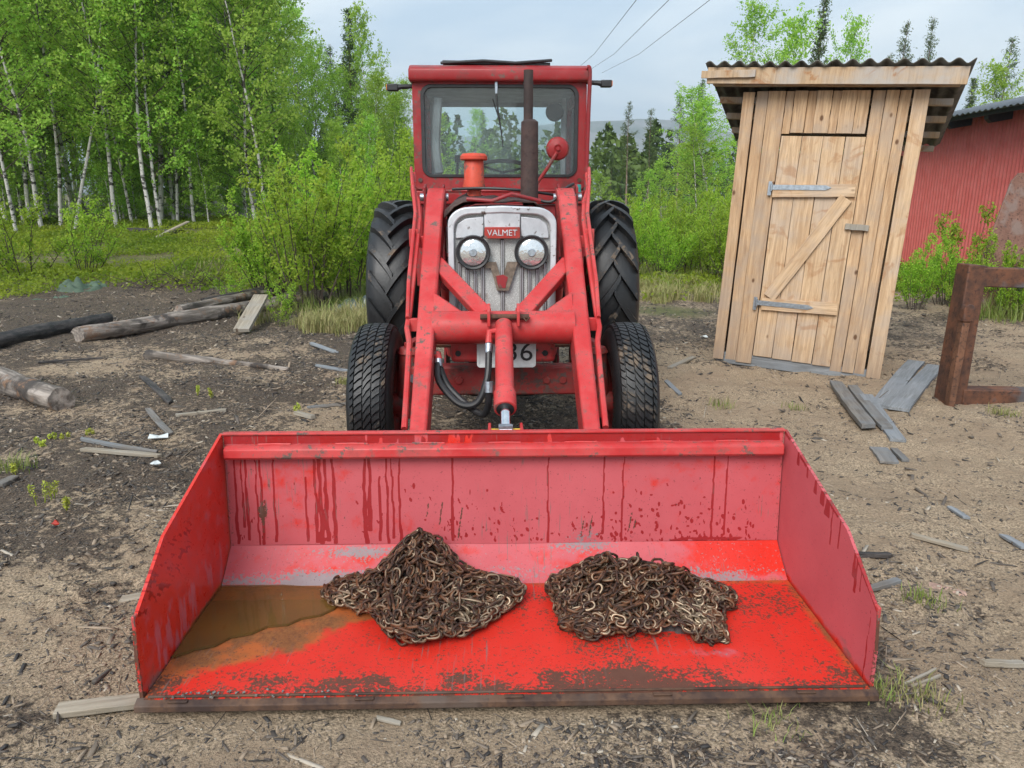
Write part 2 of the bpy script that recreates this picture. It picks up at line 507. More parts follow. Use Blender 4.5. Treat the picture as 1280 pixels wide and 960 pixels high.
def wood_mat(name, a, b, knot=(0.10, 0.045, 0.02), grey=None, greyamt=0.0, axis='Z', stain=0.0, rough=0.72, ob=0.18):
    t = NT(name)
    sc = {'Z': (1, 1, 0.06), 'X': (0.06, 1, 1)}[axis]
    rnd = t.rand()
    c = t.n('ShaderNodeTexCoord')
    off = t.n('ShaderNodeVectorMath', operation='ADD')
    cx = t.n('ShaderNodeCombineXYZ')
    for i in range(3):
        t.L(t.math('MULTIPLY', rnd, 7.0 + 13 * i), cx.inputs[i])
    t.L(c.outputs['Object'], off.inputs[0]); t.L(cx.outputs[0], off.inputs[1])
    mp = t.n('ShaderNodeMapping'); mp.inputs['Scale'].default_value = sc; t.L(off.outputs[0], mp.inputs[0])
    g1 = t.noise(30, 5, 0.6, mp.outputs[0], 1.2); g2 = t.noise(140, 4, 0.6, mp.outputs[0], 0.4)
    big = t.noise(3.0, 4, 0.6, off.outputs[0])
    col = t.mix(t.ramp(g1, 0.30, 0.70), a, b)
    col = t.mix(t.math('MULTIPLY', t.ramp(g2, 0.55, 0.72), 0.35), col, tuple(x * 0.5 for x in a))
    col = t.mix(t.math('MULTIPLY', rnd, ob), col, tuple(x * 0.45 for x in a))
    col = t.mix(t.math('MULTIPLY', t.ramp(t.noise(60, 6, 0.65, mp.outputs[0], 0.8), 0.50, 0.66), 0.45), col, tuple(x * 0.55 for x in a))
    if grey:
        col = t.mix(t.math('MULTIPLY', t.ramp(big, 0.40, 0.68), greyamt), col, grey)
    if stain:
        st = t.ramp(t.noise(5, 5, 0.6, off.outputs[0], 1.0), 0.55, 0.66)
        col = t.mix(t.math('MULTIPLY', st, stain), col, (0.30, 0.12, 0.035))
    if axis == 'Z':
        sz = t.n('ShaderNodeSeparateXYZ'); t.L(c.outputs['Object'], sz.inputs[0])
        low = t.ramp(t.math('ADD', sz.outputs[2], t.math('MULTIPLY', t.noise(14, 5, 0.65, mp.outputs[0]), 0.7)), -0.25, -0.85)
        col = t.mix(t.math('MULTIPLY', low, 0.6), col, (0.25, 0.20, 0.165))
    mp2 = t.n('ShaderNodeMapping'); mp2.inputs['Scale'].default_value = {'Z': (1, 0.15, 0.6), 'X': (0.6, 1, 0.15)}[axis]; t.L(off.outputs[0], mp2.inputs[0])
    kn = t.voro(7.0, mp2.outputs[0])
    k = t.ramp(kn.outputs['Distance'], 0.13, 0.06)
    col = t.mix(t.math('MULTIPLY', k, 0.9), col, knot)
    t.bump(t.math('ADD', g2, g1), 0.25, 0.003)
    return t.set(col, rough, 0.0, Specular_IOR_Level=0.25)
MAT['pine'] = wood_mat('raw_pine', (0.40, 0.245, 0.135), (0.64, 0.44, 0.265), grey=(0.36, 0.285, 0.225), greyamt=0.75, stain=0.0)
MAT['pine_stain'] = wood_mat('stained_pine', (0.45, 0.29, 0.165), (0.68, 0.485, 0.305), grey=(0.42, 0.35, 0.295), greyamt=0.6, stain=0.42)
MAT['pine_x'] = wood_mat('raw_pine_lying', (0.40, 0.27, 0.16), (0.52, 0.375, 0.24), grey=(0.38, 0.36, 0.34), greyamt=0.9, stain=0.7, axis='X')
MAT['old_x'] = wood_mat('weathered_grey_board', (0.13, 0.115, 0.10), (0.25, 0.23, 0.21), grey=(0.17, 0.18, 0.19), greyamt=0.9, axis='X', knot=(0.05, 0.04, 0.035), ob=0.35)
MAT['old_pale'] = wood_mat('pale_dry_board', (0.24, 0.20, 0.15), (0.38, 0.33, 0.26), grey=(0.28, 0.27, 0.25), greyamt=0.6, axis='X', knot=(0.09, 0.06, 0.04))
MAT['slate_x'] = wood_mat('blue_grey_board', (0.17, 0.18, 0.19), (0.29, 0.305, 0.32), grey=(0.20, 0.215, 0.235), greyamt=0.9, axis='X', knot=(0.08, 0.08, 0.08))

def log_mat():
    t = NT('weathered_log')
    g = t.noise(16, 6, 0.65, t.co((0.12, 1, 1)), 1.0)
    big = t.noise(3.2, 6, 0.62)
    col = t.mix(t.ramp(g, 0.35, 0.68), (0.10, 0.082, 0.068), (0.36, 0.31, 0.27))
    col = t.mix(t.ramp(big, 0.48, 0.62), col, t.mix(t.noise(30, 4), (0.022, 0.02, 0.02), (0.07, 0.055, 0.045)))
    col = t.mix(t.math('MULTIPLY', t.ramp(t.noise(7, 7, 0.7), 0.55, 0.64), 0.7), col, (0.22, 0.12, 0.065))
    t.bump(t.math('ADD', g, big), 0.6, 0.015)
    return t.set(col, 0.8)
MAT['log'] = log_mat()
def char_mat():
    t = NT('charred_log')
    g = t.noise(20, 6, 0.7, t.co((0.3, 1, 1)))
    col = t.mix(t.ramp(g, 0.35, 0.75), (0.018, 0.017, 0.018), (0.10, 0.085, 0.078))
    t.bump(g, 0.8, 0.02)
    return t.set(col, 0.75)
MAT['char'] = char_mat()

def bark_mat():
    t = NT('birch_bark')
    g = t.noise(9, 5, 0.65, t.co((1, 1, 5.0)))
    sp = t.noise(3.5, 6, 0.7, t.co((1, 1, 2.2)))
    col = t.mix(g, (0.36, 0.34, 0.31), (0.58, 0.56, 0.53))
    col = t.mix(t.ramp(sp, 0.51, 0.57), col, (0.035, 0.03, 0.027))
    col = t.mix(t.math('MULTIPLY', t.ramp(t.noise(1.2, 3), 0.5, 0.7), 0.5), col, (0.20, 0.15, 0.12))
    t.bump(sp, 0.4, 0.01)
    return t.set(col, 0.7)
MAT['birch_bark'] = bark_mat()
MAT['twig'] = simple('brown_twigs', (0.055, 0.038, 0.028), 0.8, var=0.4, scale=9)
MAT['pine_bark'] = simple('conifer_bark', (0.22, 0.155, 0.12), 0.85, var=0.4, scale=7, bump=0.4)

def leaf_mat(name, a, b, trans=0.6, rough=0.55):
    t = NT(name)
    tint = t.attr('tint'); rnd = t.rand()
    col = t.mix(tint, a, b)
    hue = t.n('ShaderNodeHueSaturation')
    t.L(t.math('ADD', 0.488, t.math('MULTIPLY', rnd, 0.024)), hue.inputs['Hue'])
    t.L(t.math('ADD', 0.84, t.math('MULTIPLY', rnd, 0.3)), hue.inputs['Value'])
    t.L(col, hue.inputs['Color'])
    t.set(hue.outputs[0], rough, 0.0, Specular_IOR_Level=0.3)
    tl = t.n('ShaderNodeBsdfTranslucent')
    t.L(hue.outputs[0], tl.inputs[0])
    ms = t.n('ShaderNodeMixShader'); ms.inputs[0].default_value = trans
    t.L(t.b.outputs[0], ms.inputs[1]); t.L(tl.outputs[0], ms.inputs[2]); t.L(ms.outputs[0], t.out.inputs[0])
    return t.m
MAT['birch_leaf'] = leaf_mat('birch_leaves', (0.22, 0.42, 0.045), (0.52, 0.72, 0.13))
MAT['willow_leaf'] = leaf_mat('willow_leaves', (0.21, 0.40, 0.030), (0.47, 0.63, 0.075))
MAT['pine_needle'] = leaf_mat('conifer_needles', (0.050, 0.095, 0.030), (0.15, 0.21, 0.060), 0.25)
MAT['cover_leaf'] = leaf_mat('bilberry_leaves', (0.15, 0.25, 0.022), (0.36, 0.44, 0.045))
MAT['grass'] = leaf_mat('grass_blades', (0.16, 0.25, 0.04), (0.42, 0.36, 0.17), 0.25)
MAT['sprout'] = leaf_mat('sprout_leaves', (0.30, 0.36, 0.04), (0.46, 0.48, 0.07), 0.3)
MAT['far_leaf'] = leaf_mat('far_wood_leaves', (0.035, 0.075, 0.02), (0.12, 0.20, 0.04), 0.2)

def ground_mat():
    t = NT('soil')
    dark = t.attr('dark'); veg = t.attr('veg')
    n1 = t.noise(2.2, 8, 0.68); n2 = t.noise(24, 7, 0.68); n3 = t.noise(110, 5, 0.62)
    sand = t.mix(t.ramp(n3, 0.33, 0.67), (0.17, 0.132, 0.085), (0.58, 0.44, 0.305))
    sand = t.mix(t.ramp(n1, 0.38, 0.64), sand, t.mix(n3, (0.20, 0.145, 0.096), (0.45, 0.335, 0.23)))
    hum_shade = t.mix(t.ramp(n3, 0.28, 0.72), (0.022, 0.017, 0.014), (0.165, 0.120, 0.085))
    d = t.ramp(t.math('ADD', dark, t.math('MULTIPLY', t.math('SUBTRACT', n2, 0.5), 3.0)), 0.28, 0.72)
    col = t.mix(d, sand, hum_shade)  # humus patches, and the painted shade under the tractor
    peb = t.voro(75); pb = t.ramp(peb.outputs['Distance'], 0.22, 0.14)
    pr = t.n('ShaderNodeSeparateColor'); t.L(peb.outputs['Color'], pr.inputs[0])
    pb = t.math('MULTIPLY', pb, t.ramp(pr.outputs[0], 0.70, 0.76))
    col = t.mix(pb, col, t.mix(pr.outputs[1], (0.03, 0.028, 0.027), (0.42, 0.38, 0.33)))
    vg = t.ramp(t.math('ADD', veg, t.math('MULTIPLY', t.math('SUBTRACT', n1, 0.5), 0.6)), 0.35, 0.75)
    moss = t.mix(n2, (0.045, 0.060, 0.018), (0.16, 0.16, 0.055))
    moss = t.mix(t.ramp(n1, 0.48, 0.66), moss, (0.20, 0.16, 0.085))
    col = t.mix(vg, col, moss)
    h = t.math('ADD', t.math('MULTIPLY', n2, 1.0), t.math('MULTIPLY', n3, 0.45))
    t.bump(h, 1.0, 0.03)
    return t.set(col, t.mixf(d, 0.92, 0.74), 0.0, Specular_IOR_Level=0.3)
MAT['soil'] = ground_mat()
def debris_mat():
    t = NT('bark_litter')
    k = t.attr('tone')
    n = t.noise(60, 4)
    c = t.mix(t.ramp(k, 0.0, 0.45), (0.020, 0.018, 0.018), (0.12, 0.098, 0.08))
    c = t.mix(t.ramp(k, 0.45, 0.8), c, (0.33, 0.25, 0.175))
    c = t.mix(t.ramp(k, 0.85, 1.0), c, (0.48, 0.42, 0.34))
    c = t.mix(t.math('MULTIPLY', n, 0.4), c, (0.05, 0.042, 0.036))
    return t.set(c, 0.7)
MAT['litter'] = debris_mat()

# ------------------------------------------------------------------ ground
def T(x, y, micro=True):
    x = np.asarray(x, float); y = np.asarray(y, float)
    h = sstep(9.5, 21, y) * (0.12 + 0.62 * sstep(2.0, -4.0, x)) + sstep(21, 70, y) * 1.0
    h = h + sstep(12, 30, y) * (fbm(x * 0.25, y * 0.25, 5, 3) - 0.5) * 0.5
    if micro:
        near = sstep(40, 8, y)
        h = h + near * ((fbm(x * 1.3, y * 1.3, 11, 3) - 0.5) * 0.07 + (fbm(x * 6, y * 6, 23, 4, 0.6) - 0.5) * 0.045)
        # tyre ruts pressed beside the bucket, lower right and left
        for cx, cy, ang, wd in ((1.75, 2.2, 0.62, 0.30), (-1.75, 2.3, -0.55, 0.28)):
            dx, dy = x - cx, y - cy
            across = dx * math.cos(ang) + dy * math.sin(ang); along = -dx * math.sin(ang) + dy * math.cos(ang)
            m = np.exp(-(across / wd) ** 4) * np.exp(-(along / 1.1) ** 4)
            h = h - m * (0.012 + 0.007 * np.sin(along * 62 + across * 5 + 3 * fbm(x * 3, y * 3, 51, 2)))
    flat = sstep(1.5, 1.1, np.abs(x)) * sstep(1.4, 1.75, y) * sstep(3.1, 2.75, y)
    h = h * (1 - 0.8 * flat) - 0.035 * flat
    return h
def Tz(x, y):
    return float(T(np.array([x]), np.array([y]))[0])
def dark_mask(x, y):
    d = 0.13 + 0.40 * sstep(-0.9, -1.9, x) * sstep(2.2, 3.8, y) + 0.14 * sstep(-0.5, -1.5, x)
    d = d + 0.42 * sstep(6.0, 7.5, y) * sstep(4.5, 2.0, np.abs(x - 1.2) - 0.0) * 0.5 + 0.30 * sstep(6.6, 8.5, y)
    d = d + 0.75 * sstep(1.15, 0.75, np.abs(x)) * sstep(2.6, 3.0, y) * sstep(7.0, 5.8, y)  # shade under the tractor, put into the soil colour
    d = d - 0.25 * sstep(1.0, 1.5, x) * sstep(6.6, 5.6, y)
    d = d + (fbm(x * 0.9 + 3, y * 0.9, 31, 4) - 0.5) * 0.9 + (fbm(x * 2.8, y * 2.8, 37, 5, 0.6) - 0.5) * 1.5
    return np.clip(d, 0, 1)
def veg_mask(x, y):
    n = (fbm(x * 0.5, y * 0.5, 41, 4) - 0.5) * 4.0
    v = sstep(10.8, 12.8, y + n * 0.7 + 0.25 * sstep(-1.0, 1.0, x) * 1.0)
    p = np.exp(-(((x + 2.2) / 0.75) ** 2 + ((y - 8.9) / 0.6) ** 2)) + 0.8 * np.exp(-(((x - 2.0) / 1.0) ** 2 + ((y - 9.7) / 0.9) ** 2))
    return np.clip(np.maximum(v, p * 0.9), 0, 1)
def axis_pts(lo, hi, d0, far, grow):
    core = list(np.arange(lo, hi + 1e-6, d0))
    a = []; p = core[-1]; s = d0
    while p < far[1]:
        s *= grow; p += s; a.append(p)
    b = []; p = core[0]; s = d0
    while p > far[0]:
        s *= grow; p -= s; b.append(p)
    return np.array(b[::-1] + core + a)
gx = axis_pts(-3.4, 3.6, 0.020, (-3000, 3000), 1.075)
gy = axis_pts(1.2, 6.4, 0.020, (-60, 4200), 1.055)
GX, GY = np.meshgrid(gx, gy)
GZ = T(GX, GY)
nx_, ny_ = len(gx), len(gy)
idx = np.arange(nx_ * ny_).reshape(ny_, nx_)
F_ = np.stack([idx[:-1, :-1], idx[:-1, 1:], idx[1:, 1:], idx[1:, :-1]], -1).reshape(-1, 4)
me = np_mesh('ground', np.stack([GX, GY, GZ], -1).reshape(-1, 3), F_, True)
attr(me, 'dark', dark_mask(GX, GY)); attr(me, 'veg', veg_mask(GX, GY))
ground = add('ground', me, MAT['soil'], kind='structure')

# mountain: a low rounded fell far behind
mxs = np.linspace(-1600, 2600, 90); mys = np.linspace(1250, 2300, 40)
MX, MY = np.meshgrid(mxs, mys)
prof = 180 * np.exp(-((MX - 215) / 620.0) ** 2) + 70 * np.exp(-((MX + 900) / 500.0) ** 2) + 95 * np.exp(-((MX - 1500) / 600.0) ** 2)
MZ = prof * np.exp(-((MY - 1800) / 330.0) ** 2) + (fbm(MX * 0.006, MY * 0.006, 3, 5) - 0.5) * 42 * np.exp(-((MY - 1800) / 380.0) ** 2) - 2
idx = np.arange(MX.size).reshape(MX.shape)
F_ = np.stack([idx[:-1, :-1], idx[:-1, 1:], idx[1:, 1:], idx[1:, :-1]], -1).reshape(-1, 4)
t = NT('fell_rock')
n1 = t.noise(0.012, 8, 0.65); n2 = t.noise(0.05, 6, 0.7)
c = t.mix(t.ramp(n1, 0.42, 0.60), (0.045, 0.07, 0.04), (0.16, 0.16, 0.15))
c = t.mix(t.ramp(n2, 0.70, 0.74), c, (0.7, 0.7, 0.7))
MAT['fell'] = t.set(c, 0.95)
add('mountain', np_mesh('mountain', np.stack([MX, MY, MZ], -1).reshape(-1, 3), F_, True), MAT['fell'], kind='structure')

# ------------------------------------------------------------------ tractor with front loader
TY = 3.7                                               # root sits on the ground under the front axle
TR = empty('tractor', (0.04 - 0.0235 * TY, TY, 0.0), math.atan(0.0235),
           'old red farm tractor with front loader bucket and glazed cab', 'tractor')
OR = (0, TY, 0)
def mb():
    return MB(OR)
def G(xs, ys_fn):
    pass

# ---- bucket
bucket = bpy.data.objects.new('bucket', None); COL.objects.link(bucket); bucket.parent = TR
bucket['label'] = 'wide red loader bucket with rain streaks and rusty floor'
BW = 1.05
def grid_sheet(name, P, nu, nv, masks, thick=0.008, parent=bucket, mat=None, nrm=None):
    """P(u,v) -> 3d arrays on a grid, with worn-paint masks; a second layer behind gives it thickness"""
    u, v = np.meshgrid(np.linspace(0, 1, nu), np.linspace(0, 1, nv))
    pts = P(u, v)
    nrm = np.asarray(nrm, float)
    top = pts.reshape(-1, 3) - np.array(OR)
    bot = top - nrm * thick
    idx = np.arange(nu * nv).reshape(nv, nu)
    q = np.stack([idx[:-1, :-1], idx[:-1, 1:], idx[1:, 1:], idx[1:, :-1]], -1).reshape(-1, 4)
    # coarse back layer: only the rim joins
    rim = np.concatenate([idx[0, :], idx[1:, -1], idx[-1, -2::-1], idx[-2:0:-1, 0]])
    V = np.concatenate([top, bot[rim]]); nb = len(top); nr = len(rim)
    side = np.array([[rim[i], nb + i, nb + (i + 1) % nr, rim[(i + 1) % nr]] for i in range(nr)])
    F = np.concatenate([q, side])
    me = np_mesh(name, V, F, True); me.set_sharp_from_angle(angle=R(30))
    for k in ('fade', 'wet', 'rust', 'bare', 'mud'):
        a = masks.get(k)
        a = np.zeros(nu * nv) if a is None else np.broadcast_to(a, u.shape).reshape(-1)
        attr(me, k, np.concatenate([a, a[rim]]))
    o = add(name, me, mat or MAT['bucket'], parent)
    return o
def streak_mask(X, Hh, items, seed=1):
    m = np.zeros_like(X)
    rr = np.random.default_rng(seed)
    for (sx, top, bot, wd) in items:
        wob = (fbm(Hh * 14 + sx * 50, np.full_like(Hh, sx * 9), seed + 2, 3) - 0.5) * 0.012
        ww = wd * (0.45 + 0.9 * ((sx * 7919) % 1.0) * 0.9) * (0.7 + 0.9 * fbm(Hh * 20 - sx * 31, np.full_like(Hh, sx * 3), seed + 7, 2)) * (0.75 + 0.5 * sstep(top, bot, Hh))
        d = np.abs(X - sx - wob) / ww
        m = np.maximum(m, sstep(1.3, 0.6, d) * sstep(bot - 0.004, bot + 0.006, Hh) * sstep(top + 0.004, top - 0.004, Hh))
    return m
def drops(X, Y, box, n, seed, rx=0.005, ry=0.011):
    rr = np.random.default_rng(seed); m = np.zeros_like(X)
    for _ in range(n):
        cx = rr.uniform(box[0], box[1]); cy = box[2] + (box[3] - box[2]) * rr.beta(0.9, 2.3)
        a = rx * rr.uniform(0.35, 1.7); b = ry * rr.uniform(0.4, 1.5); sk = rr.uniform(-0.4, 0.1)
        sel = (np.abs(X - cx) < 0.04) & (np.abs(Y - cy) < 0.04)
        d = np.sqrt(((X[sel] - cx - sk * (Y[sel] - cy)) / a) ** 2 + ((Y[sel] - cy) / b) ** 2)
        m[sel] = np.maximum(m[sel], sstep(1.3, 0.7, d))
    return m
px2x = lambda u: (u - 637) / 690.0 * 2.08
# back wall
nu, nv = 560, 120
u, v = np.meshgrid(np.linspace(0, 1, nu), np.linspace(0, 1, nv))
X = -BW + 2 * BW * u; Hh = 0.13 + 0.43 * v
items = []
for su, bt, wd in ((299, 0.135, 5), (307, 0.2, 4), (312, 0.15, 4), (325, 0.13, 6), (331, 0.13, 6), (347, 0.14, 6), (386, 0.14, 6), (398, 0.135, 5), (404, 0.13, 6), (411, 0.14, 5), (421, 0.13, 6),
                   (460, 0.13, 6), (466, 0.18, 5), (478, 0.14, 6), (487, 0.13, 6), (494, 0.15, 5), (503, 0.13, 6), (570, 0.14, 4.5), (690, 0.13, 4.5), (760, 0.16, 4.5), (785, 0.13, 6), (900, 0.13, 4.5), (917, 0.15, 5)):
    items.append((px2x(su), 0.475 if su not in (386, 478) else 0.40, bt, wd * 0.0011))
wet = streak_mask(X, Hh, items, 3)
wet = np.maximum(wet, drops(X, Hh, (px2x(515), px2x(640), 0.14, 0.38), 46, 5, 0.0035, 0.009))
wet = np.maximum(wet, drops(X, Hh, (px2x(640), px2x(760), 0.14, 0.28), 40, 6, 0.004, 0.007))
wet = np.maximum(wet, drops(X, Hh, (px2x(770), px2x(960), 0.13, 0.38), 135, 7, 0.004, 0.008))
wet = np.maximum(wet, drops(X, Hh, (px2x(300), px2x(520), 0.14, 0.45), 26, 8, 0.003, 0.007))
wet = np.maximum(wet, sstep(0.525, 0.53, Hh) * sstep(0.24, 0.32, fbm(X * 30, Hh * 6, 33, 3)) * 0.95)
wet = np.maximum(wet, 0.62 * sstep(0.165, 0.135, Hh) * sstep(0.45, 0.62, fbm(X * 9, Hh * 20, 9, 3)) * sstep(0.1, 0.25, X))
rust = 0.75 * np.exp(-((X - px2x(331)) / 0.022) ** 2 - ((Hh - 0.27) / 0.035) ** 2) + 0.55 * np.exp(-((X - px2x(331)) / 0.012) ** 2 - ((Hh - 0.22) / 0.08) ** 2)
rust = np.maximum(rust, 0.42 * np.maximum(sstep(0.035, 0.0, BW - np.abs(X)), 0))
for su, h0, h1 in ((536, 0.23, 0.30), (552, 0.20, 0.30), (575, 0.14, 0.28), (732, 0.15, 0.22), (742, 0.15, 0.24), (793, 0.17, 0.25), (800, 0.18, 0.23)):
    rust = np.maximum(rust, 0.72 * sstep(0.006, 0.002, np.abs(X - px2x(su) - 0.15 * (Hh - h0))) * sstep(h0 - .01, h0 + .01, Hh) * sstep(h1 + .01, h1 - .01, Hh))
bare = 0.70 * np.exp(-((X - px2x(735)) / 0.10) ** 2 - ((Hh - 0.155) / 0.05) ** 2)
fade = 0.80 - 0.35 * sstep(0.50, 0.53, Hh) + 0.7 * (fbm(X * 2.5, Hh * 5, 4, 4) - 0.5)
def P_back(u, v):
    return np.stack([-BW + 2 * BW * u, 2.63 + 0.03 * v + 0.004 * np.sin(u * 9) * (1 - v), 0.13 + 0.43 * v], -1)
grid_sheet('back_panel', P_back, nu, nv, dict(wet=wet, rust=rust, bare=bare * 0.8, fade=fade), nrm=(0, -1, 0))
# sloping strip between back and floor
nv = 46
u, v = np.meshgrid(np.linspace(0, 1, nu), np.linspace(0, 1, nv)); X = -BW + 2 * BW * u
bare = 0.30 + 0.0 * X
bare = 0.20 + 0.16 * fbm(X * 6, v * 3, 91, 4) + 0.55 * np.exp(-((X - px2x(450)) / 0.16) ** 2 - ((v - 0.82) / 0.16) ** 2) + 0.34 * sstep(0.75, 0.0, v) * sstep(0.35, 0.6, fbm(X * 3, v * 2, 92, 3)) + 0.40 * sstep(0.5, 0.1, v) * sstep(-0.30, -0.55, X) + 0.50 * np.exp(-((X - px2x(735)) / 0.13) ** 2) * sstep(0.6, 1.0, v)
bare = bare + 0.42 * sstep(0.45, 0.05, v) * sstep(0.52, 0.62, X) * sstep(0.98, 0.85, X)
rust = 0.45 * sstep(0.25, 0.0, v) * sstep(0.5, 0.7, X) + 0.30 * sstep(0.9, 1.0, v) * fbm(X * 12, v * 3, 6, 3) * 1.5
mud = 0.40 * sstep(0.5, 0.0, v) * sstep(-0.55, -0.8, X) + 0.35 * sstep(0.35, 0.0, v) * sstep(0.6, 0.8, X)
fade = 0.70 - 0.60 * sstep(0.50, 0.95, X) * sstep(0.02, 0.35, v) + 0.8 * (fbm(X * 4, v * 1.5, 95, 4) - 0.5)
def P_slope(u, v):
    return np.stack([-BW + 2 * BW * u, 2.50 + 0.13 * v, 0.03 + 0.10 * v - 0.004 * np.sin(v * PI)], -1)
grid_sheet('lower_panel', P_slope, nu, nv, dict(rust=rust, bare=bare, fade=fade, mud=mud), nrm=(0, -0.6, 0.8))
# floor
nv = 170
u, v = np.meshgrid(np.linspace(0, 1, nu), np.linspace(0, 1, nv)); X = -BW + 2 * BW * u; Yf = 1.873 + 0.627 * v
# rust-brown silt fills the rear left, its edge runs diagonally to the front left corner
edge = Yf - (1.875 + (X + 1.05) * 0.66)
mud = np.clip(0.5 + 1.0 * edge / 0.16 + (fbm(X * 9, Yf * 9, 71, 4) - 0.5) * 1.1, 0, 1) * sstep(-0.28, -0.42, X)
mud = np.maximum(mud, 0.62 * sstep(0.10, 0.0, X + 1.05) )
mud = np.maximum(mud, 0.55 * np.exp(-((Yf - 2.5) / 0.045) ** 2) * sstep(0.0, 0.1, X))
mud = np.maximum(mud, 0.58 * sstep(0.06, 0.0, 1.05 - X))
rust = 0.40 * np.exp(-((Yf - 1.945) / 0.035) ** 2) * sstep(0.38, 0.62, fbm(X * 7, Yf * 7, 8, 4)) + 0.26 * fbm(X * 22, Yf * 22, 18, 3) + 0.215
rust = rust + 0.26 * sstep(2.03, 1.91, Yf) * sstep(0.05, 0.25, X) * sstep(0.60, 0.45, X)
rust = rust + 0.17 * sstep(0.44, 0.66, fbm(X * 3.3, Yf * 6, 12, 4)) * sstep(-0.7, 0.1, X)
rust = rust + 0.22 * sstep(1.935, 1.90, Yf)
bare = 0.52 * np.exp(-((X - 0.66) / 0.05) ** 2 - ((Yf - 2.05) / 0.02) ** 2) + 0.5 * np.exp(-((X - 0.42) / 0.02) ** 2 - ((Yf - 2.03) / 0.01) ** 2)
fade = 0.08 + 0.45 * np.exp(-((X - 0.62) / 0.14) ** 2 - ((Yf - 2.06) / 0.04) ** 2)
def P_floor(u, v):
    return np.stack([-BW + 2 * BW * u, 1.873 + 0.627 * v, 0.0235 + 0.0065 * v + 0 * u], -1)
grid_sheet('floor_plate', P_floor, nu, nv, dict(rust=rust, bare=bare, fade=fade, mud=mud), nrm=(0, 0, 1))
# side plates
pt_y = [1.875, 1.893, 2.12, 2.665]; pt_h = [0.10, 0.262, 0.413, 0.568]
for sgn in (-1, 1):
    nu2, nv2 = 170, 110
    u, v = np.meshgrid(np.linspace(0, 1, nu2), np.linspace(0, 1, nv2))
    Ys = 1.880 + 0.785 * u
    topc = np.interp(Ys, pt_y, pt_h)
    Hs = 0.004 + (topc - 0.004) * v
    if sgn < 0:
        wet = 0.75 * sstep(0.56, 0.66, fbm((Ys + Hs * 1.2) * 95, (Hs - Ys * 0.6) * 34, 14, 2)) * sstep(0.20, 0.27, Hs) * sstep(0.46, 0.36, Hs) * sstep(2.5, 2.2, Ys)
        fade = 0.34 + 0.40 * sstep(0.55, 0.72, fbm(Ys * 60, Hs * 9, 15, 2)) * sstep(0.22, 0.14, Hs)
        rust = 0.62 * sstep(0.022, 0.0, Ys - 1.880) + 0.60 * sstep(0.05, 0.02, Hs) + 0.3 * sstep(0.96, 1, v)
        mud = 0.75 * sstep(0.07, 0.02, Hs) * sstep(2.0, 2.2, Ys)
    else:
        it = [(y_, float(np.interp(y_, pt_y, pt_h)), float(np.interp(y_, pt_y, pt_h)) - l_, w_) for y_, l_, w_ in ((2.00, 0.07, .006), (2.03, 0.11, .006), (2.05, 0.08, .005), (2.16, 0.10, .008), (2.22, 0.13, .006), (2.26, 0.06, .012), (2.30, 0.05, .015), (2.36, 0.05, .01), (2.43, 0.04, .012), (2.52, 0.05, .008), (1.925, 0.26, .004))]
        wet = np.maximum(streak_mask(Ys, Hs, it, 21), 0.6 * sstep(0.93, 0.99, v) * sstep(0.4, 0.6, fbm(Ys * 14, Hs * 5, 16, 2)))
        fade = 0.80 - 0.55 * sstep(0.06, 0.02, Hs)
        rust = 0.55 * sstep(0.022, 0.0, Ys - 1.880) + 0.62 * sstep(0.035, 0.012, Hs) + 0.42 * sstep(0.975, 1, v)
        mud = 0.55 * sstep(0.05, 0.015, Hs) * sstep(2.1, 2.4, Ys)
    def P_side(u, v, sgn=sgn, Ys=Ys, Hs=Hs):
        return np.stack([np.full_like(Ys, sgn * (BW + 0.004)), Ys, Hs], -1)
    grid_sheet('side_plate', P_side, nu2, nv2, dict(wet=wet, fade=fade, rust=rust, mud=mud), nrm=(-sgn, 0, 0), thick=0.010)
# outer corner gusset lips at the front of the side plates
for sgn in (-1, 1):
    m = mb(); m.box((sgn * (BW + 0.010), 1.905, 0.245), (0.010, 0.030, 0.06)); m.build('corner_lip', MAT['loader'], bucket, bev=0.003)
# outside of the back and floor
m = mb(); m.extrude([(1.95, 0.012), (2.51, 0.018), (2.66, 0.12), (2.69, 0.56), (2.672, 0.56), (2.645, 0.13), (2.50, 0.021), (1.95, 0.014)], lambda a, b: (-BW + 0.01, a, b), lambda a, b: (BW - 0.01, a, b))
m.build('outer_shell', MAT['loader'], bucket)
# stiffening rail along the top, cutting edge, weld
m = mb(); m.extrude([(2.652, 0.478), (2.612, 0.482), (2.606, 0.492), (2.610, 0.520), (2.622, 0.527), (2.655, 0.527)], lambda a, b: (-BW + 0.012, a, b), lambda a, b: (BW - 0.012, a, b))
m.build('top_rail', MAT['loader'], bucket, bev=0.004)
m = mb(); m.box((0, 2.668, 0.566), (2 * BW + 0.01, 0.028, 0.008)); m.build('top_lip', MAT['loader'], bucket, bev=0.002)
for k in range(7):                                              # stitch welds between rail and back
    m = mb(); xx = -0.86 + k * 0.285
    m.tube([(xx - 0.06, 2.648, 0.5285), (xx, 2.648, 0.530), (xx + 0.06, 2.648, 0.5285)], 0.0045, 6)
    m.build('weld_bead', MAT['loader'], bucket)
m = mb(); m.extrude([(1.852, -0.006), (1.8545, 0.013), (1.880, 0.0245), (1.895, 0.010), (1.88, -0.008)], lambda a, b: (-BW - 0.022, a, b), lambda a, b: (BW + 0.022, a, b))
m.build('cutting_edge', MAT['edge_rust'], bucket, bev=0.003)
m = mb(); m.box((0, 1.880, 0.0265), (2 * BW - 0.02, 0.008, 0.006)); m.build('weld_seam', MAT['edge_rust'], bucket, bev=0.002)
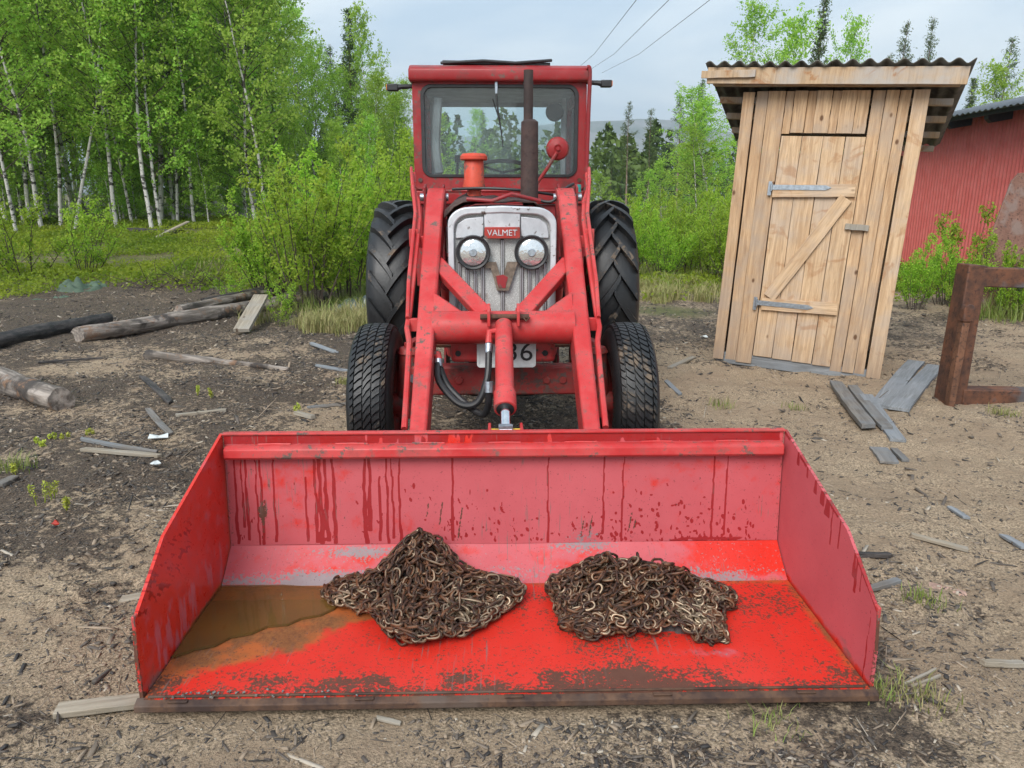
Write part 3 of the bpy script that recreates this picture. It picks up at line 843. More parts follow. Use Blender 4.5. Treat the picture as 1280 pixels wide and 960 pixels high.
for xx in (-0.95, -0.42, 0.01, 0.44, 0.86):
    m = mb(); m.box((xx, 1.867, 0.0205), (0.055, 0.014, 0.006)); m.build('edge_tab', MAT['edge_rust'], bucket, bev=0.002)

# ---- loader arms
def arm_line(Y):
    return 0.42 + 0.66 * (Y - 2.8)
for sgn in (-1, 1):
    x0, x1 = sgn * 0.32, sgn * 0.42
    arm = [(2.70, 0.30), (2.80, 0.33), (4.02, 1.13), (4.30, 1.33), (4.40, 1.375), (4.435, 1.43), (4.40, 1.475), (4.32, 1.475), (4.20, 1.43), (3.98, 1.285), (2.72, 0.455)]
    m = mb(); m.extrude(arm, lambda a, b: (sgn * 0.312, a, b), lambda a, b: (sgn * (0.378 + 0.034 * min(1, (a - 2.7) / 1.5)), a, b))
    la = m.build('loader_arm', MAT['loader'], TR, bev=0.012)
    # bucket hinge block and pin
    m = mb(); m.box((sgn * 0.36, 2.715, 0.47), (0.15, 0.09, 0.14)); m.build('hinge_block', MAT['loader'], la, bev=0.006)
    m = mb(); m.cyl((sgn * 0.29, 2.735, 0.40), (sgn * 0.49, 2.735, 0.40), 0.018); m.build('hinge_pin', MAT['rust'], la)
    # pipe clipped to the outside of the arm
    pp = [(sgn * 0.405, 2.86, 0.52), (sgn * 0.410, 3.0, 0.61), (sgn * 0.424, 3.30, 0.79), (sgn * 0.442, 3.38, 0.84), (sgn * 0.436, 3.45, 0.90), (sgn * 0.434, 3.75, 1.11), (sgn * 0.436, 4.05, 1.31), (sgn * 0.455, 4.20, 1.40), (sgn * 0.50, 4.40, 1.47), (sgn * 0.515, 4.6, 1.56)]
    m = mb(); m.tube(pp, 0.013, 8); m.build('hydraulic_pipe', MAT['loader'], la)
    pp = [(sgn * 0.44, 3.40, 0.885), (sgn * 0.452, 3.6, 1.03), (sgn * 0.456, 4.05, 1.345), (sgn * 0.50, 4.35, 1.52), (sgn * 0.545, 4.75, 1.60)]
    m = mb(); m.tube(pp, 0.010, 8); m.build('hydraulic_pipe', MAT['loader'], la)
    for Yp in (3.42, 3.95):
        m = mb(); m.box((sgn * 0.415, Yp, arm_line(Yp) + 0.02), (0.04, 0.03, 0.06)); m.build('pipe_clip', MAT['loader'], la, bev=0.003)
    m = mb(); m.box((sgn * 0.41, 2.83, 0.50), (0.06, 0.012, 0.03)); m.cyl((sgn * 0.425, 2.82, 0.475), (sgn * 0.425, 2.80, 0.46), 0.028, 10); m.build('pipe_bracket', MAT['rust'], la)
    # diagonal braces and gusset to the cross tube
    m = mb(); m.bar((sgn * 0.335, 3.80, 1.10), (sgn * 0.085, 3.40, 0.895), 0.075, 0.05, (0, -0.75, 1)); m.build('brace', MAT['loader'], la, bev=0.006)
    m = mb(); m.extrude([(0.325, 1.0), (0.325, 0.90), (0.16, 0.90)], lambda a, b: (sgn * a, 3.405 + (b - 0.9) * 0.9, b - 0.012), lambda a, b: (sgn * a, 3.430 + (b - 0.9) * 0.9, b - 0.012)); m.build('gusset', MAT['loader'], la, bev=0.003)
    # small bracket plate on the outside
    m = mb(); m.box((sgn * 0.455, 3.93, 1.22), (0.05, 0.008, 0.09)); m.cyl((sgn * 0.458, 3.922, 1.245), (sgn * 0.458, 3.930, 1.245), 0.007, 8); m.cyl((sgn * 0.458, 3.922, 1.195), (sgn * 0.458, 3.930, 1.195), 0.007, 8)
    m.build('bracket_plate', MAT['loader'], la, bev=0.002)
    # mast behind, lift cylinder inside
    m = mb(); m.extrude([(4.22, 0.40), (4.60, 0.40), (4.52, 1.40), (4.42, 1.50), (4.34, 1.48), (4.36, 1.2)], lambda a, b: (sgn * 0.335, a, b), lambda a, b: (sgn * 0.322, a, b)); m.extrude([(4.22, 0.40), (4.60, 0.40), (4.52, 1.40), (4.42, 1.50), (4.34, 1.48), (4.36, 1.2)], lambda a, b: (sgn * 0.425, a, b), lambda a, b: (sgn * 0.438, a, b))
    mast = m.build('loader_mast', MAT['hood'], TR, bev=0.003)
    m = mb(); m.cyl((sgn * 0.30, 4.385, 1.425), (sgn * 0.46, 4.385, 1.425), 0.022, 12); m.build('pivot_pin', MAT['galv'], mast)
    lc = mb(); lc.cyl((sgn * 0.285, 4.25, 0.55), (sgn * 0.285, 3.88, 0.98), 0.036, 14); lcy = lc.build('lift_cylinder', MAT['loader'], TR)
    m = mb(); m.cyl((sgn * 0.285, 3.88, 0.98), (sgn * 0.285, 3.76, 1.08), 0.018, 12); m.build('piston_rod', MAT['chrome'], lcy)
    m = mb(); m.tube([(sgn * 0.30, 4.36, 1.30), (sgn * 0.285, 4.22, 1.22), (sgn * 0.275, 4.18, 1.05), (sgn * 0.27, 4.22, 0.80)], 0.013, 8); m.build('hose', MAT['black'], mast)
    m = mb(); m.cyl((sgn * 0.285, 4.10, 1.20), (sgn * 0.285, 4.10, 1.27), 0.016, 8); m.cyl((sgn * 0.285, 4.10, 1.13), (sgn * 0.285, 4.10, 1.20), 0.012, 8); m.build('hose_fitting', MAT['galv'], mast)
m = mb(); m.cyl((-0.325, 3.40, 0.838), (0.325, 3.40, 0.838), 0.077, 28); ct = m.build('cross_tube', MAT['loader'], TR)
# ---- tilt cylinder in the middle
d0 = Vector((0.0, 3.315, 0.865)); d1 = Vector((0.0, 2.735, 0.535)); dd = (d1 - d0)
m = mb(); m.cyl(d0, d0 + dd * 0.78, 0.039, 22); tc_ = m.build('tilt_cylinder', MAT['loader'], TR)
m = mb(); m.cyl(d0 + dd * 0.66, d0 + dd * 0.80, 0.046, 22); m.build('gland_nut', MAT['loader'], tc_, bev=0.004)
m = mb(); m.cyl(d0 + dd * 0.80, d0 + dd * 0.803, 0.036, 18); m.build('wiper_seal', MAT['black'], tc_)
m = mb(); m.cyl(d0 + dd * 0.80, d0 + dd * 0.95, 0.021, 16); m.build('piston_rod', MAT['chrome'], tc_)
m = mb(); m.cyl((-0.024, 2.745, 0.54), (0.024, 2.745, 0.54), 0.032, 16); m.box((0, 2.735, 0.545), (0.055, 0.03, 0.05)); m.build('rod_eye', MAT['galv'], tc_)
m = mb(); m.cyl((-0.06, 2.745, 0.54), (0.06, 2.745, 0.54), 0.014, 12); m.box((0.0, 2.70, 0.527), (0.07, 0.03, 0.016)); m.build('clevis_pin', MAT['yellow'], tc_)
for sx in (-0.062, 0.062):
    m = mb(); m.box((sx, 2.755, 0.50), (0.012, 0.10, 0.12)); m.build('clevis_plate', MAT['loader'], tc_, bev=0.003)
for sx in (-0.066, 0.066):
    m = mb(); m.extrude([(3.29, 0.86), (3.29, 0.93), (3.33, 0.96), (3.37, 0.93), (3.39, 0.86)], lambda a, b: (sx - 0.007, a, b), lambda a, b: (sx + 0.007, a, b)); m.build('lug_plate', MAT['loader'], ct, bev=0.003)
m = mb(); m.cyl((-0.105, 3.318, 0.90), (0.115, 3.318, 0.90), 0.013, 10); m.tube([(0.085, 3.31, 0.905), (0.10, 3.29, 0.885), (0.118, 3.30, 0.90)], 0.004, 6); m.build('lug_pin', MAT['rust'], ct)
# ---- hoses of the tilt cylinder
def arc_pts(pts, n=8):
    out = []
    P_ = [Vector(p) for p in pts]
    for i in range(len(P_) - 1):
        p0 = P_[max(i - 1, 0)]; p1 = P_[i]; p2 = P_[i + 1]; p3 = P_[min(i + 2, len(P_) - 1)]
        for k in range(n):
            t = k / n
            out.append(0.5 * ((2 * p1) + (p2 - p0) * t + (2 * p0 - 5 * p1 + 4 * p2 - p3) * t * t + (3 * p1 - p0 - 3 * p2 + p3) * t ** 3))
    return out + [P_[-1]]
m = mb(); m.tube(arc_pts([(-0.295, 3.26, 0.70), (-0.285, 3.20, 0.63), (-0.20, 3.15, 0.545), (-0.12, 3.14, 0.55), (-0.075, 3.16, 0.65), (-0.066, 3.22, 0.76)]), 0.0155, 10); m.build('hydraulic_hose', MAT['black'], TR)
m = mb(); m.tube(arc_pts([(-0.295, 3.27, 0.70), (-0.25, 3.24, 0.60), (-0.16, 3.18, 0.525), (-0.095, 3.13, 0.50), (-0.070, 3.09, 0.55), (-0.066, 3.07, 0.62)]), 0.0155, 10); m.build('hydraulic_hose', MAT['black'], TR)
m = mb(); m.tube([(-0.33, 3.30, 0.735), (-0.295, 3.285, 0.735), (-0.293, 3.275, 0.715)], 0.018, 10); m.build('elbow_fitting', MAT['loader'], TR)
m = mb(); m.tube([(-0.02, 3.27, 0.845), (-0.064, 3.262, 0.84), (-0.066, 3.235, 0.795)], 0.017, 10); m.build('elbow_fitting', MAT['loader'], TR)
for p0, p1 in (((-0.293, 3.275, 0.715), (-0.292, 3.255, 0.685)), ((-0.066, 3.235, 0.795), (-0.067, 3.222, 0.755)), ((-0.066, 3.075, 0.66), (-0.067, 3.068, 0.615))):
    m = mb(); m.cyl(p0, p1, 0.0185, 12); m.build('hose_ferrule', MAT['galv'], TR)

# ---- wheels
def tyre_mesh(cx, Yc, rad, wid, rim_r, kind, vdir=1):
    V = []; Fq = []; lug = []
    prof = []
    n = 13
    base = rad - (0.045 if kind == 'rear' else 0.014)
    for i in range(n):                                  # half-round carcass from one bead to the other
        t = PI * i / (n - 1)
        x = -math.cos(t)
        sx = math.copysign(abs(x) ** 0.55, x) * wid / 2
        hgt = math.sin(t) ** (0.42 if kind == 'front' else 0.55)
        prof.append((sx if i not in (0, n - 1) else sx * 0.80, rim_r + (base - rim_r) * hgt))
    m = MB(OR); N = 72
    m.lathe(prof, (cx, Yc, rad), (1, 0, 0), N)
    nb = len(m.v)
    xs = [p[0] for p in prof]; rs_ = [p[1] for p in prof]
    def surf(x):
        return float(np.interp(x, xs, rs_))
    def pt(x, a, r):
        return Vector((cx + x, Yc - r * math.cos(a), rad + r * math.sin(a)))       # a = 0 faces the camera
    if kind == 'rear':
        n_l = 21; sweep = 0.40
        for side in (-1, 1):
            for k in range(n_l):
                a0 = 2 * PI * (k + (0.5 if side > 0 else 0)) / n_l
                st = 7; b = []
                for i in range(st):
                    t = i / (st - 1)
                    x = side * (-0.022 + t * (wid / 2 + 0.018))
                    a = a0 + vdir * sweep * (t ** 0.9)
                    r0 = surf(max(-wid / 2 * 0.985, min(wid / 2 * 0.985, x))) if abs(x) < wid / 2 * 0.93 else surf(wid / 2 * 0.93) - (abs(x) / (wid / 2) - 0.93) * 0.30
                    hgt = 0.046 if t < 0.85 else 0.034
                    hw = (0.030 + 0.012 * t) / rad; hw2 = hw * 0.78
                    sk = -side * vdir * 0.0
                    b += [pt(x, a - hw, r0 - 0.015), pt(x, a + hw, r0 - 0.015), pt(x, a + hw2, r0 + hgt), pt(x, a - hw2, r0 + hgt)]
                fs = [(0, 1, 2, 3), tuple(4 * (st - 1) + j for j in (3, 2, 1, 0))]
                for i in range(st - 1):
                    for j in range(4):
                        j2 = (j + 1) % 4
                        fs.append((4 * i + j, 4 * i + 4 + j, 4 * i + 4 + j2, 4 * i + j2))
                m.raw(b, fs)
    else:
        rows = 5; N2 = 66; gw = 0.008; tw = wid * 0.92
        for rr_ in range(rows):
            xa = -tw / 2 + tw * rr_ / rows + gw / 2 * 0.7; xb = -tw / 2 + tw * (rr_ + 1) / rows - gw / 2 * 0.7
            for k in range(N2):
                a0 = 2 * PI * (k + 0.5 * (rr_ % 2)) / N2
                da = 2 * PI / N2 - gw / rad
                sk = (0.030 if vdir > 0 else -0.030) * (1.5 if rr_ % 2 == 0 else 0.9)
                zz = (0.012, -0.012)[k % 2] * 0.0
                vs = []
                for (x, s_) in ((xa, -0.5), ((xa + xb) / 2, 0.12), (xb, 0.5)):
                    r0 = surf(max(-wid * 0.46, min(wid * 0.46, x)))
                    off = sk * s_ / rad * 1.0
                    for (a, e) in ((a0, -0.01), (a0 + da, -0.01), (a0 + da * 0.93, 0.014), (a0 + da * 0.07, 0.014)):
                        vs.append(pt(x + zz, a + off * 1.0, r0 + e))
                fs = [(0, 1, 2, 3), (11, 10, 9, 8)]
                for i in range(2):
                    for j in range(4):
                        j2 = (j + 1) % 4
                        fs.append((4 * i + j, 4 * i + 4 + j, 4 * i + 4 + j2, 4 * i + j2))
                m.raw(vs, fs)
    me = m.mesh('tyre', True, 32)
    la = np.ones(len(me.vertices)); la[:nb] = 0.0
    attr(me, 'lug', la)
    return me
for sgn in (-1, 1):
    # rear
    Yr, rr, wr = 5.69, 0.705, 0.36
    cx = sgn * 0.748 if sgn < 0 else 0.79
    wheel = bpy.data.objects.new('rear_wheel', None); COL.objects.link(wheel); wheel.parent = TR
    add('tyre', tyre_mesh(cx, Yr, rr, wr, 0.46, 'rear', 1 if sgn < 0 else -1), MAT['tyre'], wheel)
    m = mb(); m.lathe([(-0.15, 0.46), (-0.14, 0.485), (-0.10, 0.44), (0.10, 0.44), (0.14, 0.485), (0.15, 0.46)], (cx, Yr, rr), (1, 0, 0), 40); m.lathe([(-0.01, 0.45), (0.03, 0.30), (0.0, 0.12), (0.05, 0.10), (0.05, 0.0)], (cx, Yr, rr), (1, 0, 0), 32)
    m.build('rim', MAT['loader'], wheel)
    # front
    Yc, rf, wf = 3.69, 0.405, 0.222
    cx = sgn * 0.630
    wheel = bpy.data.objects.new('front_wheel', None); COL.objects.link(wheel); wheel.parent = TR
    add('tyre', tyre_mesh(cx, Yc, rf, wf, 0.235, 'front', 1 if sgn < 0 else -1), MAT['tyre'], wheel)
    m = mb(); m.lathe([(-0.085, 0.225), (-0.08, 0.25), (-0.05, 0.215), (0.05, 0.215), (0.08, 0.25), (0.085, 0.225)], (cx, Yc, rf), (1, 0, 0), 36)
    m.lathe([(0.0, 0.22), (sgn * 0.03, 0.14), (sgn * 0.0, 0.08), (sgn * -0.06, 0.07), (sgn * -0.06, 0.0)], (cx, Yc, rf), (1, 0, 0), 28)
    m.build('rim', MAT['axle'], wheel)
    m = mb(); m.cyl((sgn * 0.50, Yc, 0.33), (sgn * 0.475, Yc, 0.66), 0.052, 18); m.cyl((sgn * 0.475, Yc, 0.66), (sgn * 0.474, Yc, 0.69), 0.062, 18, 0.045); hs = m.build('kingpin_housing', MAT['axle'], TR, bev=0.004)
    m = mb(); m.cyl((sgn * 0.50, Yc, 0.40), (sgn * 0.62, Yc, 0.40), 0.06, 18, 0.045); m.build('stub_axle', MAT['axle'], hs)
    m = mb(); m.cyl((sgn * 0.445, Yc - 0.075, 0.545), (sgn * 0.445, Yc - 0.05, 0.545), 0.022, 10); m.build('axle_bolt', MAT['galv'], hs)
    m = mb(); m.bar((sgn * 0.475, Yc, 0.70), (sgn * 0.44, Yc + 0.22, 0.69), 0.045, 0.03); m.build('steering_arm', MAT['axle'], hs, bev=0.004)
m = mb(); m.box((0, 3.67, 0.53), (0.92, 0.09, 0.15)); ax_ = m.build('front_axle', MAT['axle'], TR, bev=0.012)
for xx in (-0.30, -0.22, 0.22, 0.30):
    m = mb(); m.cyl((xx, 3.612, 0.535), (xx, 3.63, 0.535), 0.020, 6); m.build('axle_bolt', MAT['axle'], ax_, bev=0.002)
m = mb(); m.tube([(-0.44, 3.92, 0.66), (0, 3.93, 0.655), (0.44, 3.92, 0.66)], 0.016, 8); m.build('tie_rod', MAT['rust'], TR)

# ---- chassis, bonnet, nose
m = mb(); m.box((0, 4.7, 0.62), (0.36, 1.8, 0.44)); m.cyl((0, 5.0, 0.52), (0, 5.9, 0.6), 0.22, 18); m.build('engine_block', MAT['dark'], TR, bev=0.02)
m = mb(); m.cyl((-0.60, 5.69, 0.705), (0.60, 5.69, 0.705), 0.11, 18); m.build('rear_axle', MAT['dark'], TR)
m = mb(); m.box((0, 3.555, 0.715), (0.50, 0.14, 0.125)); bp = m.build('bumper_block', MAT['loader'], TR, bev=0.02)
for xx in (-0.215, 0.20):
    m = mb(); m.cyl((xx, 3.478, 0.70), (xx, 3.490, 0.70), 0.014, 12); m.build('bumper_hole_disc', MAT['ink'], bp)  # solid black disc, the dark inside of a hole put into its colour
# number plate, two rows, partly behind the cross tube
m = mb(); m.frame(rrect(-0.125, 0.155, 0.635, 0.868, 0.015, 3), rrect(-0.115, 0.145, 0.645, 0.858, 0.010, 3), lambda a, b: (a, 3.462, b), lambda a, b: (a, 3.476, b)); 
m.extrude(rrect(-0.123, 0.153, 0.637, 0.866, 0.014, 3), lambda a, b: (a, 3.468, b), lambda a, b: (a, 3.480, b))
plate = m.build('number_plate', MAT['white_print'], TR, smooth=False)
m = mb(); m.extrude(rrect(-0.108, -0.075, 0.76, 0.85, 0.006, 2), lambda a, b: (a, 3.4655, b), lambda a, b: (a, 3.4665, b)); m.build('flag_band', MAT['blue'], plate, smooth=False)
def lettering(txt, x, Y, z, size, mat, parent, ext=0.001, name='lettering', sx=1.0):
    cu = bpy.data.curves.new(name, 'FONT'); cu.body = txt; cu.size = size; cu.extrude = ext; cu.align_x = 'CENTER'; cu.align_y = 'CENTER'
    cu.resolution_u = 3
    tmp = bpy.data.objects.new(name, cu)
    me = bpy.data.meshes.new_from_object(tmp)
    bpy.data.objects.remove(tmp)
    me.materials.clear()
    me.transform(Matrix.Translation((x - OR[0], Y - OR[1], z)) @ Matrix.Rotation(PI / 2, 4, 'X') @ Matrix.Diagonal((sx, 1, 1, 1)))
    return add(name, me, mat, parent)
lettering('ZT', 0.055, 3.4655, 0.805, 0.125, MAT['ink'], plate)
lettering('36', 0.075, 3.4655, 0.705, 0.125, MAT['ink'], plate, sx=1.1)

# bonnet with bent, rotten black cover on top
def bonnet_sec(Y, hw, top, bot=0.86):
    pts = []
    for k in range(13):
        t = PI * k / 12
        c_, s_ = math.cos(t), math.sin(t)
        pts.append((hw * math.copysign(abs(c_) ** 0.35, c_), bot + (top - bot) * (0.0 + 1.0 * abs(s_) ** 0.28 if 0 < k < 12 else 0.0)))
    return [Vector((p[0], Y, p[1])) for p in pts]
m = mb()
secs = [bonnet_sec(3.81, 0.248, 1.362), bonnet_sec(4.05, 0.25, 1.375), bonnet_sec(4.5, 0.255, 1.385), bonnet_sec(4.96, 0.26, 1.39)]
vs = [p for s_ in secs for p in s_]; fs = []
for i in range(3):
    for k in range(12):
        fs.append((i * 13 + k, i * 13 + k + 1, (i + 1) * 13 + k + 1, (i + 1) * 13 + k))
m.raw(vs, fs); bon = m.build('bonnet', MAT['hood'], TR)
m = mb(); vs = []; fs = []
rr_ = random.Random(3)
for i in range(9):
    for j in range(11):
        x = -0.30 + 0.52 * j / 10; Y = 3.95 + 0.55 * i / 8
        z = 1.405 + 0.035 * math.sin(i * 0.9) * (1 - j / 10) - 0.10 * max(0, abs(x + 0.02) - 0.20) / 0.1 + rr_.uniform(-0.006, 0.006) + 0.03 * (1 - j / 10) * (i > 4)
        vs.append((x, Y, z))
for i in range(8):
    for j in range(10):
        fs.append((i * 11 + j, i * 11 + j + 1, (i + 1) * 11 + j + 1, (i + 1) * 11 + j))
m.raw(vs, fs); cvr = m.build('bonnet_cover', MAT['exhaust'], bon)
md_ = cvr.modifiers.new('thickness', 'SOLIDIFY'); md_.thickness = 0.006
m = mb(); m.tube([(-0.18, 3.94, 1.415), (-0.05, 3.92, 1.405), (0.05, 3.93, 1.44), (0.20, 3.97, 1.405)], 0.010, 8); m.build('bent_strip', MAT['hood'], bon)
m = mb(); m.tube(arc_pts([(-0.28, 4.45, 1.47), (-0.1, 4.38, 1.475), (0.1, 4.36, 1.465), (0.3, 4.42, 1.44)]), 0.008, 8); m.build('cable', MAT['black'], bon)
m = mb(); m.tube(arc_pts([(0.18, 4.35, 1.42), (0.28, 4.30, 1.40), (0.36, 4.34, 1.47), (0.42, 4.45, 1.50)]), 0.009, 8); m.build('cable', MAT['black'], bon)

GYF = 3.60                                              # grille face
nose = bpy.data.objects.new('grille', None); COL.objects.link(nose); nose.parent = TR
nose.scale = (1.044, 1.0, 1.044); nose.location = (0, 0.16, HC * (1 - 1.044))
nose['label'] = 'chalky silver grille with twin round headlamps'
def u_loop(hw, top, bot, r, n=7):
    pts = [(hw, bot)]
    for k in range(n + 1):
        t = PI / 2 * k / n
        pts.append((hw - r + r * math.cos(t), top - r * 0.8 + r * 0.8 * math.sin(t)))
    pts.append((0, top + 0.006))
    for k in range(n + 1):
        t = PI / 2 + PI / 2 * k / n
        pts.append((-hw + r + r * math.cos(t), top - r * 0.8 + r * 0.8 * math.sin(t)))
    pts.append((-hw, bot))
    return pts
outer = u_loop(0.257, 1.378, 0.835, 0.10); inner = u_loop(0.228, 1.345, 0.835, 0.085)
def open_frame(m, outer, inner, f0, f1):
    n = len(outer)
    vs = [f0(*p) for p in outer] + [f0(*p) for p in inner] + [f1(*p) for p in outer] + [f1(*p) for p in inner]
    fs = []
    for i in range(n - 1):
        j = i + 1
        fs += [(i, j, n + j, n + i), (2 * n + i, 3 * n + i, 3 * n + j, 2 * n + j), (i, 2 * n + i, 2 * n + j, j), (n + i, n + j, 3 * n + j, 3 * n + i)]
    return m.raw(vs, fs)
m = mb(); open_frame(m, outer, inner, lambda a, b: (a, GYF - 0.012, b), lambda a, b: (a, GYF + 0.10, b)); m.build('nose_surround', MAT['silver'], nose, bev=0.006)
m = mb(); m.extrude(u_loop(0.232, 1.348, 0.835, 0.085), lambda a, b: (a, GYF + 0.02, b), lambda a, b: (a, GYF + 0.03, b)); m.build('grille_mesh', MAT['grille'], nose, smooth=False)
for xx, zt in ((-0.207, 1.12), (-0.169, 1.09), (-0.131, 1.09), (-0.095, 1.10), (0.0, 1.23), (0.093, 1.10), (0.130, 1.09), (0.168, 1.09), (0.206, 1.12)):
    m = mb(); m.box((xx, GYF + 0.016, (zt + 0.84) / 2), (0.017, 0.012, zt - 0.84)); sl = m.build('grille_bar', MAT['exhaust'], nose)
    for q in (-0.004, 0.004):
        mm = mb(); mm.tube([(xx + q, GYF + 0.009, 0.845), (xx + q, GYF + 0.009, zt - 0.005)], 0.0022, 5); mm.build('bar_trim', MAT['silver'], sl)
for sgn in (-1, 1):
    m = mb(); m.extrude([(sgn * 0.088, 1.335), (sgn * 0.175, 1.325), (sgn * 0.212, 1.30), (sgn * 0.222, 1.255), (sgn * 0.222, 1.232), (sgn * 0.10, 1.238), (sgn * 0.088, 1.245)], lambda a, b: (a, GYF + 0.004, b), lambda a, b: (a, GYF + 0.018, b)); m.build('upper_panel', MAT['silver'], nose, bev=0.004)
    hx = sgn * 0.1385
    m = mb(); m.lathe([(0.0, 0.0), (0.0, 0.080), (-0.030, 0.082), (-0.044, 0.077), (-0.040, 0.068), (-0.012, 0.064)], (hx, GYF + 0.012, 1.168), (0, 1, 0), 32); hl = m.build('headlamp', MAT['black'], nose)
    m = mb(); m.lathe([(-0.030, 0.068), (-0.043, 0.060), (-0.052, 0.035), (-0.055, 0.0)], (hx, GYF + 0.012, 1.168), (0, 1, 0), 32); m.build('lens', MAT['lens'], hl)
    m = mb(); m.lathe([(-0.052, 0.020), (-0.060, 0.016), (-0.060, 0.0)], (hx, GYF + 0.012, 1.168), (0, 1, 0), 16); m.build('bulb_shield', MAT['galv'], hl)
m = mb(); m.extrude([(-0.086, 1.362), (0.086, 1.362), (0.084, 1.27), (-0.084, 1.27)], lambda a, b: (a, GYF - 0.006, b), lambda a, b: (a, GYF + 0.015, b)); m.build('centre_panel', MAT['silver'], nose, bev=0.004)
m = mb(); m.extrude(rrect(-0.084, 0.084, 1.233, 1.286, 0.004, 2), lambda a, b: (a, GYF - 0.020, b), lambda a, b: (a, GYF, b)); bd = m.build('badge', MAT['badge'], nose, bev=0.002)
lettering('VALMET', 0.0, GYF - 0.0215, 1.2585, 0.040, MAT['silver'], bd, 0.0015, sx=0.98)
m = mb()
m.extrude([(-0.080, 1.122), (-0.030, 1.122), (-0.004, 1.030), (0.024, 1.122), (0.074, 1.122), (0.030, 0.985), (-0.026, 0.985), (-0.056, 1.094), (-0.080, 1.094)], lambda a, b: (a, GYF - 0.006, b), lambda a, b: (a, GYF + 0.012, b))
m.build('emblem', simple('bronze_emblem', (0.20, 0.155, 0.12), 0.5, 0.4, var=0.35, scale=40), nose, smooth=False)
m = mb(); m.extrude([(-0.034, 1.055), (0.004, 1.062), (0.026, 1.05), (0.014, 0.998), (-0.018, 1.000)], lambda a, b: (a, GYF - 0.009, b), lambda a, b: (a, GYF - 0.005, b)); m.build('emblem_paint', MAT['hood'], nose, smooth=False)

# ---- exhaust and pre-cleaner
m = mb(); m.tube([(0.158, 4.30, 1.38), (0.158, 4.30, 1.40), (0.158, 4.30, 1.41), (0.158, 4.30, 1.825), (0.158, 4.30, 1.838)], [0.035, 0.04, 0.050, 0.047, 0.030], 22); ex = m.build('exhaust', MAT['exhaust'], TR)
m = mb(); m.lathe([(0, 0.026), (0.255, 0.026), (0.255, 0.022), (0.0, 0.022)], (0.150, 4.30, 1.835), (0, 0, 1), 20); m.build('tailpipe', MAT['exhaust'], ex)
m = mb(); m.lathe([(0, 0.041), (0.07, 0.041)], (-0.155, 4.48, 1.40), (0, 0, 1), 18); m.tube([(-0.155, 4.48, 1.40), (-0.155, 4.48, 1.465)], 0.034, 18)
pc = m.build('air_intake', MAT['orange'], TR)
m = mb(); m.lathe([(-0.06, 0.030), (-0.055, 0.064), (-0.035, 0.066), (0.0, 0.058), (0.10, 0.056), (0.11, 0.050), (0.11, 0.0)], (-0.155, 4.48, 1.525), (0, 0, 1), 24); m.build('cleaner_bowl', MAT['orange'], pc)
m = mb(); m.lathe([(0.0, 0.0), (0.0, 0.074), (0.006, 0.079), (0.022, 0.078), (0.036, 0.066), (0.042, 0.0)], (-0.155, 4.48, 1.632), (0, 0, 1), 26); m.build('rain_cap', MAT['orange'], pc)

# ---- cab
cab = bpy.data.objects.new('cab', None); COL.objects.link(cab); cab.parent = TR
cab['label'] = 'boxy red cab with large rounded windscreen'
CY0, CY1 = 5.0, 6.0
def fy(Y):
    return lambda a, b: (a, Y, b)
o_ = rrect(-0.552, 0.552, 1.475, 2.135, 0.03, 5); i_ = rrect(-0.492, 0.492, 1.558, 2.108, 0.06, 5)
m = mb(); m.frame(o_, i_, fy(CY0), fy(CY0 + 0.05)); m.build('front_frame', MAT['cab'], cab, bev=0.004)
m = mb(); m.frame(rrect(-0.500, 0.500, 1.552, 2.116, 0.065, 6), rrect(-0.476, 0.476, 1.572, 2.096, 0.05, 6), fy(CY0 - 0.008), fy(CY0 + 0.02)); m.build('window_seal', MAT['black'], cab, bev=0.003)
m = mb(); m.extrude(rrect(-0.485, 0.485, 1.562, 2.104, 0.055, 6), fy(CY0 + 0.006), fy(CY0 + 0.011)); m.build('windscreen', MAT['glass'], cab, smooth=False)
o_ = rrect(-0.552, 0.552, 1.475, 2.135, 0.03, 5); i_ = rrect(-0.44, 0.44, 1.40 + 0.12, 2.05, 0.05, 5)
m = mb(); m.frame(rrect(-0.552, 0.552, 1.0, 2.135, 0.03, 5), rrect(-0.495, 0.485, 1.42, 2.095, 0.05, 5), fy(CY1 - 0.04), fy(CY1)); m.build('rear_frame', MAT['liner'], cab)
m = mb(); m.extrude(rrect(-0.50, 0.49, 1.415, 2.10, 0.05, 5), fy(CY1 - 0.022), fy(CY1 - 0.017)); m.build('rear_window', MAT['glass_rear'], cab, smooth=False)
